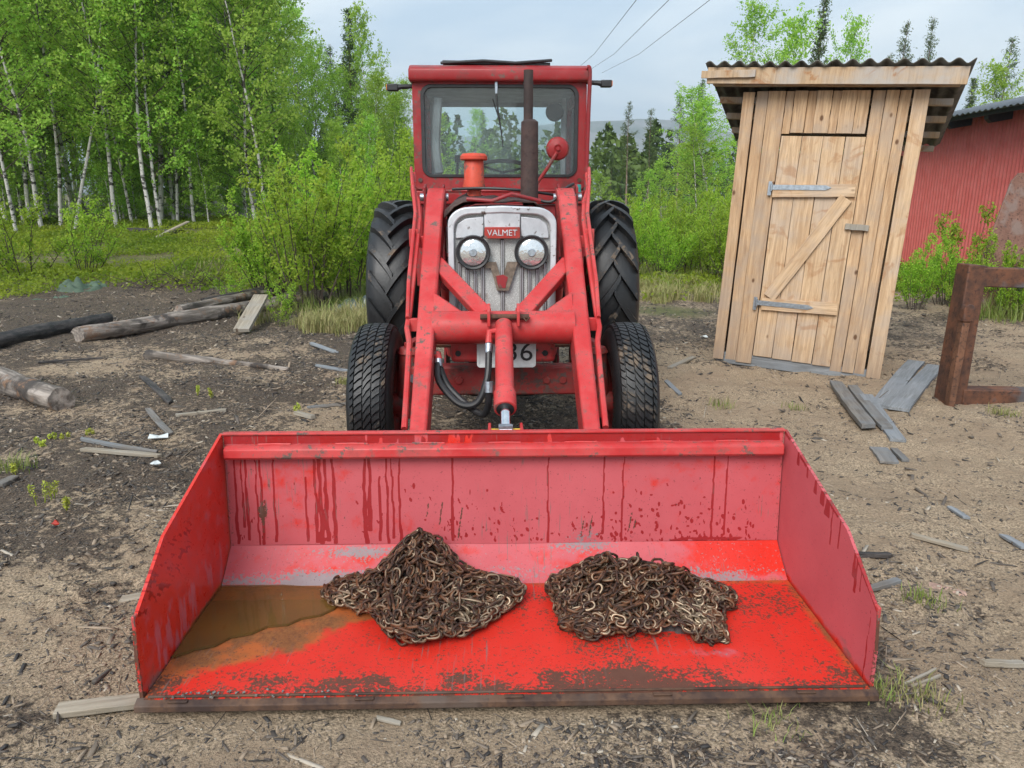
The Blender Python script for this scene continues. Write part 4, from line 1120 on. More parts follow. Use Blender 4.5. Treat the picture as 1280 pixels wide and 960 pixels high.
for sgn in (-1, 1):
    fx = lambda x: (lambda a, b: (x, a, b))
    m = mb(); m.frame(rrect(CY0 + 0.052, CY1 - 0.042, 0.95, 2.13, 0.03, 4), rrect(CY0 + 0.14, CY1 - 0.10, 1.30, 2.06, 0.06, 4), fx(sgn * 0.552), fx(sgn * 0.515)); m.build('door', MAT['cab'], cab, bev=0.004)
    m = mb(); m.extrude(rrect(CY0 + 0.135, CY1 - 0.095, 1.295, 2.065, 0.06, 4), fx(sgn * 0.536), fx(sgn * 0.531)); m.build('side_window', MAT['glass_rear'], cab, smooth=False)
    m = mb(); m.box((sgn * 0.44, CY0 + 0.40, 1.78), (0.03, 0.04, 0.62)); m.build('inner_post', MAT['liner'], cab, bev=0.006)
    # lower front corner pillar and hinge
    m = mb(); m.box((sgn * 0.532, CY0 + 0.03, 1.16), (0.05, 0.05, 0.62)); m.build('lower_pillar', MAT['cab'], cab, bev=0.006)
    m = mb(); m.cyl((sgn * 0.566, CY0 - 0.005, 1.43), (sgn * 0.566, CY0 - 0.005, 1.50), 0.015, 10); m.build('door_hinge', MAT['cab'], cab)
    # indicator stalk
    z0 = 2.098 if sgn < 0 else 2.125
    m = mb(); m.tube([(sgn * 0.545, 5.03, z0 + 0.01), (sgn * 0.62, 5.02, z0 + 0.005), (sgn * 0.66, 5.02, z0)], [0.013, 0.016, 0.02], 10); m.box((sgn * 0.675, 5.02, z0), (0.07, 0.05, 0.042)); st = m.build('indicator', MAT['black'], cab, bev=0.006)
    m = mb(); m.box((sgn * 0.705, 5.02, z0), (0.016, 0.046, 0.034)); m.build('indicator_lens', MAT['amber'], st, bev=0.003)
# roof: overhanging hood with a rolled front lip, and the black hatch
m = mb(); m.extrude([(4.955, 2.128), (4.945, 2.15), (4.955, 2.205), (5.0, 2.228), (5.95, 2.228), (6.06, 2.19), (6.06, 2.128)], lambda a, b: (-0.568, a, b), lambda a, b: (0.562, a, b)); rf = m.build('roof', MAT['cab'], cab, bev=0.012)
m = mb(); m.box((-0.02, 5.42, 2.246), (0.68, 0.78, 0.022), Matrix.Rotation(R(1.0), 3, 'Y')); m.tube([(-0.37, 5.02, 2.244), (-0.1, 5.01, 2.256), (0.1, 5.02, 2.246), (0.33, 5.02, 2.262)], 0.010, 8); m.build('roof_hatch', MAT['black'], rf, bev=0.006)
m = mb(); m.box((0, 5.5, 2.124), (1.02, 0.9, 0.006)); m.build('headliner', MAT['liner'], rf)
# scuttle below the screen
m = mb(); m.box((0, CY0 + 0.012, 1.425), (1.09, 0.05, 0.085)); m.build('scuttle', MAT['cab'], cab, bev=0.008)
m = mb(); m.box((0, CY0 + 0.03, 1.21), (1.02, 0.03, 0.34)); m.build('firewall', MAT['hood'], cab, bev=0.004)
m = mb(); m.tube([(-0.50, CY0 - 0.012, 1.468), (0.50, CY0 - 0.012, 1.468)], 0.009, 8); m.build('scuttle_rail', MAT['cab'], cab)
for xx in (-0.515, 0.515):
    m = mb(); m.cyl((xx, CY0 - 0.008, 1.535), (xx, CY0 + 0.004, 1.535), 0.014, 10); m.build('frame_bolt', MAT['rust'], cab)
m = mb(); m.box((0, 5.5, 1.02), (1.06, 0.94, 0.06)); m.build('cab_floor', MAT['dark'], cab)
# wiper
m = mb(); m.box((-0.022, 4.985, 2.10), (0.018, 0.02, 0.09)); wp = m.build('wiper', MAT['galv'], cab, bev=0.003)
m = mb(); m.tube([(-0.022, 4.978, 2.06), (-0.012, 4.972, 1.96), (0.005, 4.985, 1.86), (0.02, 4.986, 1.74)], [0.006, 0.006, 0.005, 0.003], 6); m.build('wiper_arm', MAT['black'], wp)
m = mb(); m.tube([(-0.045, 4.985, 2.03), (-0.012, 4.982, 1.93), (0.012, 4.985, 1.83)], 0.004, 6); m.build('wiper_blade', MAT['black'], wp)
# side tube at right of the cab front (grab pipe)
m = mb(); m.tube(arc_pts([(0.545, 4.955, 2.21), (0.562, 4.955, 2.18), (0.56, 4.965, 1.9), (0.556, 4.97, 1.5), (0.556, 4.97, 1.05)]), 0.014, 8); m.build('grab_pipe', MAT['hood'], cab)
# round red work lamp on its bracket, seen from behind
m = mb(); m.tube([(0.22, 4.78, 1.50), (0.29, 4.76, 1.60), (0.345, 4.75, 1.69)], 0.011, 8); wl = m.build('work_lamp', MAT['cab'], TR)
m = mb(); m.lathe([(0.0, 0.0), (-0.012, 0.025), (0.0, 0.060), (0.015, 0.070), (0.03, 0.070), (0.045, 0.05), (0.05, 0.0)], (0.352, 4.76, 1.715), (0.0, 1, 0.05), 26); m.build('lamp_shell', MAT['cab'], wl)
m = mb(); m.cyl((0.352, 4.735, 1.715), (0.352, 4.755, 1.715), 0.012, 10); m.build('lamp_bolt', MAT['cab'], wl)
m = mb(); m.cyl((0.465, 4.60, 1.455), (0.465, 4.60, 1.50), 0.018, 10); m.build('filler_cap', MAT['teal'], TR)
# steering wheel, dash, seat, lever, inside lamp
m = mb()
sw = [Vector((0.02 + 0.20 * math.cos(2 * PI * k / 28), 5.33 + 0.17 * math.sin(2 * PI * k / 28), 1.60 + 0.08 * math.sin(2 * PI * k / 28))) for k in range(29)]
m.tube(sw, 0.014, 8, False); m.tube([(0.02, 5.33, 1.58), (0.02, 5.12, 1.2)], 0.02, 8)
for a in (0.4, 2.5, 4.7):
    m.tube([(0.02, 5.33, 1.595), (0.02 + 0.19 * math.cos(a), 5.33 + 0.16 * math.sin(a), 1.60 + 0.076 * math.sin(a))], 0.008, 6)
m.build('steering_wheel', MAT['dark'], cab)
m = mb(); m.box((0.0, 5.14, 1.45), (0.40, 0.16, 0.16)); m.build('dashboard', MAT['dark'], cab, bev=0.02)
m = mb(); m.box((0, 5.68, 1.20), (0.48, 0.40, 0.12)); m.box((0, 5.86, 1.36), (0.46, 0.10, 0.34)); m.build('driver_seat', MAT['seat'], cab, bev=0.04)
m = mb(); m.tube([(-0.30, 5.35, 1.1), (-0.29, 5.35, 1.68)], 0.009, 6); m.cyl((-0.29, 5.35, 1.66), (-0.29, 5.35, 1.71), 0.020, 10); m.build('lever', MAT['black'], cab)
m = mb(); m.lathe([(-0.03, 0.0), (-0.03, 0.055), (0.02, 0.062), (0.03, 0.0)], (0.375, 5.32, 1.99), (0, 1, 0), 20); m.build('cab_fan', MAT['dark'], cab)
m = mb(); m.tube(arc_pts([(-0.40, 5.10, 1.58), (-0.42, 5.12, 1.75), (-0.40, 5.14, 2.05)]), 0.03, 8); m.build('curtain', MAT['liner'], cab)

# ------------------------------------------------------------------ in the bucket: rainwater and two heaps of chain
RZ = math.atan(0.0235)
def bk(x, Y, h):
    """bucket coordinates to world"""
    return TR.matrix_basis @ Vector((x, Y - TY, h))
ring = [(-1.045, 2.495), (-0.82, 2.495), (-0.66, 2.47), (-0.58, 2.40), (-0.60, 2.33), (-0.64, 2.29), (-0.70, 2.27), (-0.735, 2.235), (-0.80, 2.225), (-0.84, 2.185), (-0.90, 2.165), (-0.935, 2.12), (-0.99, 2.10), (-1.045, 2.06)]
m = MB(); m.extrude(ring, lambda a, b: bk(a, b, 0.0385), lambda a, b: bk(a, b, 0.029))
m.build('puddle', MAT['puddle'], smooth=False, label='shallow pool of brown rusty rainwater in the rear left bucket corner', cat='puddle')
# a few stones and splinters lying in the silt
for i, (u_, v_, sz, colr) in enumerate(((425, 771, 0.016, 'old_pale'), (385, 763, 0.03, 'old_x'), (212, 818, 0.012, 'old_pale'))):
    pass

rr = np.random.default_rng(55)
m = MB()
for k in range(40):
    gx_ = -1.0 + abs(rr.normal(0, 0.25)); gy_ = rr.choice([1.872, 1.888, 1.895]) + rr.normal(0, 0.004); q = rr.uniform(0.0015, 0.004)
    c_ = bk(gx_, gy_, 0.028)
    m.box(c_ + Vector((0, 0, q * 0.6)), (q * 2, q * 1.5, q * 1.2), Matrix.Rotation(rr.uniform(0, 3), 3, 'Z') @ Matrix.Rotation(rr.uniform(0, 1), 3, 'X'))
m.build('grit', MAT['old_x'], smooth=False, kind='stuff', label='yellowish grains caught along the cutting edge', cat='grit')
def link_mesh(name, L, W, r, nseg=14, ns=6, twist=0.0):
    pts = []
    h = (L - W) / 2
    for k in range(nseg // 2 + 1):
        t = -PI / 2 + PI * k / (nseg // 2)
        pts.append(Vector((h + W / 2 * math.cos(t), W / 2 * math.sin(t), 0)))
    for k in range(nseg // 2 + 1):
        t = PI / 2 + PI * k / (nseg // 2)
        pts.append(Vector((-h + W / 2 * math.cos(t), W / 2 * math.sin(t), 0)))
    n = len(pts); V = []; Fq = []; wear_glint = []
    for i, p in enumerate(pts):
        d = (pts[(i + 1) % n] - pts[i - 1]).normalized()
        a = Vector((0, 0, 1)); b = d.cross(a)
        p2 = p + a * twist * p.x
        for k in range(ns):
            t = 2 * PI * k / ns
            V.append(p2 + a * math.cos(t) * r + b * math.sin(t) * r)
            wear_glint.append(max(0, abs(math.cos(t)) * 0.8 + 0.3 * abs(p.x) / (L / 2)))
    for i in range(n):
        for k in range(ns):
            Fq.append((i * ns + k, i * ns + (k + 1) % ns, ((i + 1) % n) * ns + (k + 1) % ns, ((i + 1) % n) * ns + k))
    return np.array([tuple(v) for v in V]), np.array(Fq), np.array(wear_glint)
LINKS = [link_mesh('link', 0.038, 0.0245, 0.0047, 12, 6), link_mesh('link', 0.046, 0.0260, 0.0049, 12, 6), link_mesh('link', 0.039, 0.0255, 0.0047, 12, 6, 0.35), link_mesh('long_link', 0.088, 0.023, 0.0046, 12, 6)]
LMESH = []
for V, Fq, w_ in LINKS:
    me = np_mesh('link', V, Fq, True); attr(me, 'wear_glint', w_); me.materials.append(MAT['chain']); LMESH.append(me)

def chain_heap(outline, hfun, label, seed, strands=16, n_link=88):
    rr = np.random.default_rng(seed)
    cx = np.mean([p[0] for p in outline]); cy = np.mean([p[1] for p in outline])
    root = empty('chain_heap', bk(cx, cy, 0.03), RZ, label, 'chain', 'rusty chains lying in the bucket')
    def inside(x, y):
        c = False; n = len(outline)
        for i in range(n):
            x1, y1 = outline[i]; x2, y2 = outline[(i + 1) % n]
            if (y1 > y) != (y2 > y) and x < (x2 - x1) * (y - y1) / (y2 - y1) + x1:
                c = not c
        return c
    ox = [p[0] for p in outline]; oy = [p[1] for p in outline]
    def floor_h(y):
        return 0.030 + max(0, (y - 2.50)) * 0.77
    # solid dark core of packed links beneath the loose top layer
    mats = []          # (matrix, kind, score)
    def place(p, d, roll, k):
        d = d.normalized(); up = Vector((0, 0, 1)); a = up.cross(d)
        a = a.normalized() if a.length > 1e-3 else Vector((1, 0, 0))
        b = d.cross(a)
        a2 = a * math.cos(roll) + b * math.sin(roll); b2 = d.cross(a2)
        M = Matrix((d, a2, b2)).transposed().to_4x4(); M.translation = p
        return M
    for s in range(strands):
        for _ in range(200):
            x = rr.uniform(min(ox), max(ox)); y = rr.uniform(min(oy), max(oy))
            if inside(x, y): break
        ang = rr.uniform(0, 2 * PI); layer = 0.25 + 0.75 * (s + 1) / strands
        z = None
        for k in range(n_link):
            kind = 3 if (s % 4 == 3 and k % 9 < 2) else (0, 1, 2, 0)[int(rr.integers(0, 4))]
            Lk = (0.038, 0.046, 0.039, 0.088)[kind] * 0.74
            ok = False
            for tr in range(10):
                na = ang + rr.normal(0, 0.42 + tr * 0.22)
                nx, ny = x + Lk * math.cos(na), y + Lk * math.sin(na)
                if inside(nx, ny): ok = True; break
            if not ok:
                ang = math.atan2(cy - y, cx - x) + rr.normal(0, 0.4); na = ang
                nx, ny = x + Lk * math.cos(na), y + Lk * math.sin(na)
            hz = lambda xx, yy: floor_h(yy) + 0.012 + max(0.0, hfun(xx, yy)) * layer
            z0, z1 = hz(x, y), hz(nx, ny)
            p = Vector(((x + nx) / 2, (y + ny) / 2, (z0 + z1) / 2 + rr.normal(0, 0.007)))
            d = Vector((nx - x, ny - y, z1 - z0))
            M = place(p, d, (k % 2) * PI / 2 + 0.6 + rr.normal(0, 0.6), kind)
            # links that lie on top and face the viewer show largest
            g = (hfun(p.x, p.y - 0.02) - hfun(p.x, p.y + 0.02))
            score = layer * 2 - 0.5 * (p.y - 2.1) - (4 * g if g > 0 else 0) + rr.uniform(0, 0.25)
            mats.append((M, kind, score))
            x, y, ang = nx, ny, na
    mats.sort(key=lambda q: -q[2])
    inv = Matrix.Translation((-cx, -cy, -0.03))
    for M, kind, _ in mats[:300]:
        o = bpy.data.objects.new('link', LMESH[kind]); COL.objects.link(o); o.parent = root
        o.matrix_local = inv @ M
    VV = []; FF = []; WW = []; b = 0
    for M, kind, _ in mats[300:]:
        V, Fq, w_ = LINKS[kind]
        A = np.array(inv @ M)
        VV.append(V @ A[:3, :3].T + A[:3, 3]); FF.append(Fq + b); WW.append(w_); b += len(V)
    me = np_mesh('packed_links', np.concatenate(VV), np.concatenate(FF), True); attr(me, 'wear_glint', np.concatenate(WW))
    add('packed_links', me, MAT['chain'], root, kind='stuff')
    # compacted rust and grit under the links
    xs = np.linspace(min(ox) , max(ox), 44); ys = np.linspace(min(oy), max(oy), 30)
    V = []; 
    for y in ys:
        for x in xs:
            e_ = 1.4; hh = hfun(x, y) * 0.72 - 0.012 if inside(cx + (x - cx) * e_, cy + (y - cy) * e_) else -0.03
            V.append((x - cx, y - cy, floor_h(y) - 0.03 + (hh - 0.006 + rr.uniform(-0.004, 0.004))))
    idx = np.arange(len(V)).reshape(30, 44)
    F = np.stack([idx[:-1, :-1], idx[:-1, 1:], idx[1:, 1:], idx[1:, :-1]], -1).reshape(-1, 4)
    add('rust_core', np_mesh('rust_core', V, F, True), MAT['exhaust'], root)
    return root
def gsum(*gs):
    return lambda x, y: sum(a * math.exp(-((x - cx) / sx) ** 2 - ((y - cy) / sy) ** 2) for a, cx, cy, sx, sy in gs)
chain_heap([(-0.68, 2.43), (-0.60, 2.50), (-0.42, 2.56), (-0.30, 2.585), (-0.20, 2.56), (-0.05, 2.48), (0.05, 2.44), (0.06, 2.37), (-0.02, 2.27), (-0.09, 2.18), (-0.18, 2.12), (-0.30, 2.09), (-0.40, 2.14), (-0.43, 2.22), (-0.60, 2.34)],
           gsum((0.190, -0.31, 2.47, 0.11, 0.11), (0.085, -0.30, 2.30, 0.22, 0.16), (0.06, -0.06, 2.38, 0.13, 0.08), (0.05, -0.52, 2.42, 0.12, 0.07), (0.03, -0.28, 2.15, 0.12, 0.06)),
           'taller peaked heap of rusty tyre chains leaning on the bucket back, left of centre', 3)
chain_heap([(0.14, 2.42), (0.22, 2.50), (0.40, 2.53), (0.58, 2.52), (0.68, 2.45), (0.78, 2.38), (0.80, 2.32), (0.72, 2.22), (0.70, 2.10), (0.64, 2.09), (0.55, 2.13), (0.40, 2.13), (0.26, 2.12), (0.17, 2.18), (0.16, 2.30)],
           gsum((0.125, 0.38, 2.40, 0.20, 0.11), (0.075, 0.42, 2.24, 0.24, 0.12), (0.055, 0.57, 2.38, 0.11, 0.09), (0.04, 0.72, 2.33, 0.08, 0.07)),
           'lower rounded heap of rusty tyre chains lying right of centre in the bucket', 5)

# ------------------------------------------------------------------ leaning plank privy
SH = empty('privy', (1.807, 6.526, 0.064), 0, 'leaning raw pine privy with plank door and corrugated roof', 'shed')
SH.rotation_euler = (Matrix.Rotation(-0.43, 3, 'Z') @ Matrix.Rotation(0.0475, 3, 'Y')).to_euler()
SH.scale = (0.978, 1, 1)
def plank(name, parent, mat, x, z0, z1, w, y, th=0.022, rot=0.0, seed=0, bow=0.0, slant=0.0):
    """upright plank: local Z along the grain, centred at its own origin"""
    rr = random.Random(hash((round(x * 1000), round(z0 * 1000), seed)) & 0xffff)
    L = z1 - z0; n = 7
    m = MB(); vs = []; fs = []
    for i in range(n):
        t = i / (n - 1); zz = (t - 0.5) * L
        dw = rr.uniform(-0.0025, 0.0025); by = bow * (4 * (t - 0.5) ** 2) + rr.uniform(-0.001, 0.001)
        ta = slant * w if i == n - 1 else 0
        vs += [(-w / 2 + dw, -th / 2 + by, zz), (w / 2 + dw, -th / 2 + by, zz + ta), (w / 2 + dw, th / 2 + by, zz + ta), (-w / 2 + dw, th / 2 + by, zz)]
    for i in range(n - 1):
        for j in range(4):
            j2 = (j + 1) % 4
            fs.append((4 * i + j, 4 * i + j2, 4 * i + 4 + j2, 4 * i + 4 + j))
    fs += [(3, 2, 1, 0), tuple(4 * (n - 1) + j for j in range(4))]
    m.raw(vs, fs)
    o = m.build(name, mat, parent, bev=0.002)
    o.location = (x, y, (z0 + z1) / 2); o.rotation_euler = (0, rot, 0)
    return o
wall = bpy.data.objects.new('front_wall', None); COL.objects.link(wall); wall.parent = SH
for (x0, x1, z0, z1, y) in ((0.000, 0.092, -0.02, 2.20, -0.030), (0.104, 0.196, -0.02, 2.21, 0.0), (0.200, 0.335, -0.03, 2.21, -0.012), (0.338, 0.40, 1.885, 2.21, 0.0),
                            (0.985, 1.075, -0.005, 2.21, 0.0), (1.079, 1.172, 0.0, 2.21, -0.014), (1.175, 1.252, 0.0, 2.21, 0.0), (1.268, 1.378, -0.03, 2.21, -0.030)):
    plank('plank', wall, MAT['pine'] if x0 < 1.2 else MAT['pine_stain'], (x0 + x1) / 2, z0, z1, x1 - x0, y)
for i, (x0, x1, y) in enumerate(((0.405, 0.505, -0.022), (0.507, 0.575, 0.0), (0.577, 0.69, -0.022), (0.692, 0.755, 0.0), (0.757, 0.872, -0.022), (0.874, 0.968, -0.012))):
    plank('plank', wall, MAT['pine'], (x0 + x1) / 2, 1.892, 2.21, x1 - x0, y, seed=3)
# side and back walls (close boards), sill, dark inside is simply unlit
for i in range(10):
    plank('plank', wall, MAT['pine'], 0, -0.02, 2.10 - 0.028 * i, 0.115, 0, seed=9)
    w_o = wall.children[-1]; w_o.location = (0.012, 0.065 + i * 0.118, w_o.location[2]); w_o.rotation_euler = (0, 0, PI / 2)
    plank('plank', wall, MAT['pine'], 0, -0.02, 2.10 - 0.028 * i, 0.115, 0, seed=19)
    w_o = wall.children[-1]; w_o.location = (1.362, 0.065 + i * 0.118, w_o.location[2]); w_o.rotation_euler = (0, 0, PI / 2)
for i in range(11):
    plank('plank', wall, MAT['pine'], 0.07 + i * 0.122, -0.02, 1.80, 0.12, 1.25, seed=29)
m = MB(); m.box((0.69, 0.02, -0.01), (1.34, 0.06, 0.10)); m.build('sill', MAT['slate_x'], SH, bev=0.006)
m = MB(); m.box((0.67, 0.62, -0.06), (1.30, 1.2, 0.08)); m.build('base_frame', MAT['old_x'], SH, bev=0.006)
door = bpy.data.objects.new('door', None); COL.objects.link(door); door.parent = SH
for (x0, x1) in ((0.341, 0.502), (0.504, 0.665), (0.667, 0.832), (0.834, 0.981)):
    plank('plank', door, MAT['pine_stain'], (x0 + x1) / 2, 0.055 - 0.03 * x0, 1.868, x1 - x0 - 0.002, -0.014, seed=5)
def hplank(name, parent, mat, p0, p1, w, y, th=0.024):
    d = Vector((p1[0] - p0[0], 0, p1[1] - p0[1])); L = d.length
    o = plank(name, parent, mat, 0, -L / 2, L / 2, w, 0, th)
    o.location = ((p0[0] + p1[0]) / 2, y, (p0[1] + p1[1]) / 2); o.rotation_euler = (0, math.atan2(d.x, d.z), 0)
    return o
bt1 = hplank('batten', door, MAT['pine_stain'], (0.33, 1.435), (0.965, 1.465), 0.098, -0.040)
bt2 = hplank('batten', door, MAT['pine_stain'], (0.36, 0.502), (0.972, 0.520), 0.10, -0.040)
hplank('diagonal_brace', door, MAT['pine_stain'], (0.412, 0.565), (0.905, 1.405), 0.105, -0.040)
for (z, a) in ((1.465, 0.03), (0.512, 0.0)):
    m = MB(); m.extrude([(0.315, z - 0.02), (0.74, z - 0.018 + a * 0.35), (0.785, z + a * 0.5), (0.74, z + 0.02 + a * 0.35), (0.315, z + 0.02)], lambda a_, b_: (a_, -0.0535, b_), lambda a_, b_: (a_, -0.0575, b_))
    hg = m.build('strap_hinge', MAT['galv'], door, smooth=False)
    m = MB(); m.box((0.305, -0.045, z - 0.01), (0.028, 0.006, 0.11)); m.cyl((0.318, -0.058, z - 0.03), (0.318, -0.058, z + 0.03), 0.009, 10); m.build('hinge_plate', MAT['galv'], hg)
    for q in (0.37, 0.44, 0.56, 0.68, 0.76):
        m = MB(); m.cyl((q, -0.0575, z + a * 0.3), (q, -0.061, z + a * 0.3), 0.008, 8); m.build('hinge_screw', MAT['galv'], hg)
hplank('latch', SH, MAT['old_pale'], (0.93, 1.185), (1.108, 1.180), 0.046, -0.040)
# nail heads on the planks
# roof: fascia, offcut, purlins, corrugated sheet falling to the back
roof = bpy.data.objects.new('roof', None); COL.objects.link(roof); roof.parent = SH
o = hplank('fascia', roof, MAT['pine_x'], (-0.285, 2.31), (1.60, 2.287), 0.122, -0.17, 0.03)
hplank('offcut', roof, MAT['pine_x'], (-0.33, 2.315), (0.10, 2.318), 0.055, -0.197, 0.022)
ROOF_FALL = math.tan(R(13))
for k in range(5):
    yy = -0.05 + k * 0.40
    hplank('purlin', roof, MAT['pine_x'], (-0.25, 2.30 - (yy + 0.17) * ROOF_FALL), (1.57, 2.28 - (yy + 0.17) * ROOF_FALL), 0.05, yy, 0.09)
def corrugated(name, parent, mat, x0, x1, y0, y1, zf, pitch, amp, th, n_per=8, ny=5, jitter=0.0):
    n = int((x1 - x0) / pitch * n_per)
    xs = np.linspace(x0, x1, n); ys = np.linspace(y0, y1, ny)
    XX, YY = np.meshgrid(xs, ys)
    ZZ = zf(XX, YY) + amp * np.sin(2 * PI * (XX - x0) / pitch) + jitter * (fbm(XX * 5, YY * 5, 2, 3) - 0.5)
    idx = np.arange(XX.size).reshape(XX.shape)
    F = np.stack([idx[:-1, :-1], idx[:-1, 1:], idx[1:, 1:], idx[1:, :-1]], -1).reshape(-1, 4)
    o = add(name, np_mesh(name, np.stack([XX, YY, ZZ], -1).reshape(-1, 3), F, True), mat, parent)
    md = o.modifiers.new('thickness', 'SOLIDIFY'); md.thickness = th; md.offset = 1
    return o
MAT['eternit'] = simple('grey_corrugated_sheet', (0.095, 0.09, 0.075), 0.85, var=0.4, scale=12, bump=0.3)
for q, (xa, xb) in enumerate(((-0.30, 0.68), (0.66, 1.63))):
    corrugated('roof_sheet', roof, MAT['eternit'], xa, xb, -0.215, 1.75, lambda X_, Y_, q=q: 2.392 - (X_ + 0.3) * 0.012 - (Y_ + 0.215) * ROOF_FALL + q * 0.007, 0.118, 0.017, 0.006, 12, 5, 0.012)

# ------------------------------------------------------------------ red corrugated barn behind
BN = empty('barn', (8.15, 12.0, 0.0), R(1.5), 'dark red corrugated metal barn with black eaves at right edge', 'barn')
MAT['barn'] = paint('barn_red', (0.52, 0.105, 0.09), (0.58, 0.14, 0.125), lo=0.70, hi=0.75, dirt=0.10, rough=0.5)
MAT['barn_dark'] = simple('black_stained_timber', (0.022, 0.023, 0.027), 0.7, var=0.4)
# the long wall runs away from the viewer: corrugation along local y
ys = np.arange(-5.0, 5.0, 0.0115); zs = np.linspace(-0.2, 2.87, 3)
YY, ZZ = np.meshgrid(ys, zs)
XX = -0.019 * np.clip(np.sin(2 * PI * YY / 0.092) * 1.7, -1, 1)
idx = np.arange(YY.size).reshape(YY.shape)
F = np.stack([idx[:-1, :-1], idx[1:, :-1], idx[1:, 1:], idx[:-1, 1:]], -1).reshape(-1, 4)
wl_ = add('wall_sheet', np_mesh('wall_sheet', np.stack([XX, YY, ZZ], -1).reshape(-1, 3), F, True), MAT['barn'], BN)
m = MB(); m.box((3.0, 4.98, 1.5), (5.9, 0.05, 3.2)); m.box((3.0, -4.98, 1.5), (5.9, 0.05, 3.2)); m.box((6.0, 0, 1.5), (0.05, 10, 3.2)); m.build('end_wall', MAT['barn'], BN)
for k in range(10):
    yy = -4.6 + k * 1.08
    m = MB(); m.extrude([(-0.42, 2.70), (-0.42, 2.80), (0.0, 2.91), (0.0, 2.69), (-0.34, 2.63)], lambda a, b: (a, yy - 0.055, b), lambda a, b: (a, yy + 0.055, b)); m.build('rafter_end', MAT['barn_dark'], BN, bev=0.004)
rb = bpy.data.objects.new('roof', None); COL.objects.link(rb); rb.parent = BN
ys = np.arange(-5.4, 5.4, 0.02); xs = np.linspace(-0.55, 6.4, 4)
XX, YY = np.meshgrid(xs, ys); ZZ = 2.82 + (XX + 0.55) * 0.21 + 0.014 * np.sin(2 * PI * YY / 0.15)
idx = np.arange(YY.size).reshape(YY.shape)
F = np.stack([idx[:-1, :-1], idx[:-1, 1:], idx[1:, 1:], idx[1:, :-1]], -1).reshape(-1, 4)
rs_ = add('roof_sheet', np_mesh('roof_sheet', np.stack([XX, YY, ZZ], -1).reshape(-1, 3), F, True), simple('dull_roof_metal', (0.12, 0.135, 0.15), 0.5, 0.5), rb)
md = rs_.modifiers.new('thickness', 'SOLIDIFY'); md.thickness = 0.02
m = MB(); m.box((-0.44, 0, 2.775), (0.03, 10.7, 0.07)); m.build('eaves_board', MAT['barn_dark'], rb)

# ------------------------------------------------------------------ rusty welded frame at the right edge
FR = empty('rusty_stand', (3.17, 5.12, Tz(3.17, 5.12)), 0.0, 'rusty welded steel frame standing on edge by the right picture edge', 'stand')
m = MB(); m.extrude([(-0.09, -0.03), (0.055, -0.03), (0.085, 0.975), (-0.045, 0.985)], lambda a, b: (a, -0.012 + b * 0.02, b), lambda a, b: (a, 0.14 + b * 0.02, b)); m.build('post', MAT['rust'], FR, bev=0.008)
m = MB(); m.extrude([(0.055, 0.832), (1.15, 0.80), (1.15, 0.93), (0.055, 0.965)], lambda a, b: (a, 0.005, b), lambda a, b: (a, 0.12, b)); m.build('top_beam', MAT['rust'], FR, bev=0.008)
m = MB(); m.extrude([(0.03, -0.02), (1.25, -0.04), (1.25, 0.085), (0.03, 0.11)], lambda a, b: (a, -0.02, b), lambda a, b: (a, 0.12, b)); m.build('bottom_beam', MAT['rust'], FR, bev=0.008)
m = MB(); m.extrude([(1.10, -0.03), (1.24, -0.03), (1.24, 0.93), (1.12, 0.93)], lambda a, b: (a, 0.0, b), lambda a, b: (a, 0.13, b)); m.build('post', MAT['rust'], FR, bev=0.008)
m = MB(); m.extrude([(-0.105, -0.03), (-0.055, -0.02), (-0.012, 0.60), (-0.062, 0.60)], lambda a, b: (a, -0.08 + b * 0.06, b), lambda a, b: (a, -0.02 + b * 0.06, b)); m.build('stay', rust_mat('brown_rust', (0.10, 0.045, 0.025), (0.19, 0.085, 0.045)), FR, bev=0.006)
m = MB(); m.cyl((-0.035, -0.055, 0.685), (-0.035, 0.0, 0.685), 0.036, 16); m.box((-0.036, -0.028, 0.645), (0.072, 0.055, 0.09)); m.build('lug', MAT['rust'], FR, bev=0.004)
m = MB(); m.tube([(0.0, 0.0, 0.05), (1.2, -0.02, 0.13)], 0.006, 6); m.build('wire', MAT['galv'], FR)

# rusty steel plates leaning by the barn
PLT = [((6.62, 9.4), 0.62, 1.78, -0.35, 'wide rust stained steel plate leaning by the red barn'), ((7.35, 9.3), 0.6, 1.55, -0.35, 'second rust stained plate behind the leaning one at the picture edge')]
for (px_, py_), wd, hh_, ln, lab in PLT:
    rt = empty('steel_plate', (px_, py_, 0.0), 0.0, lab, 'plate')
    m = MB(); m.extrude([(-wd / 2 - 0.60, -0.02), (wd / 2 - 0.60, -0.02), (wd / 2 + 0.20, hh_), (-wd / 2 + 0.26, hh_ - 0.03), (-wd / 2 + 0.16, hh_ - 0.13)], lambda a, b: (a, 0.0 + 0.35 * b, b), lambda a, b: (a, 0.03 + 0.35 * b, b))
    m.build('plate', rust_mat('faded_rust_plate', (0.15, 0.075, 0.052), (0.21, 0.112, 0.082), (0.20, 0.15, 0.13)), rt, bev=0.006)
    m = MB(); m.bar((wd / 2 - 0.59, -0.02, -0.02), (wd / 2 + 0.21, 0.35 * hh_ - 0.02, hh_), 0.07, 0.05); m.build('edge_bar', MAT['barn_dark'], rt, bev=0.004)

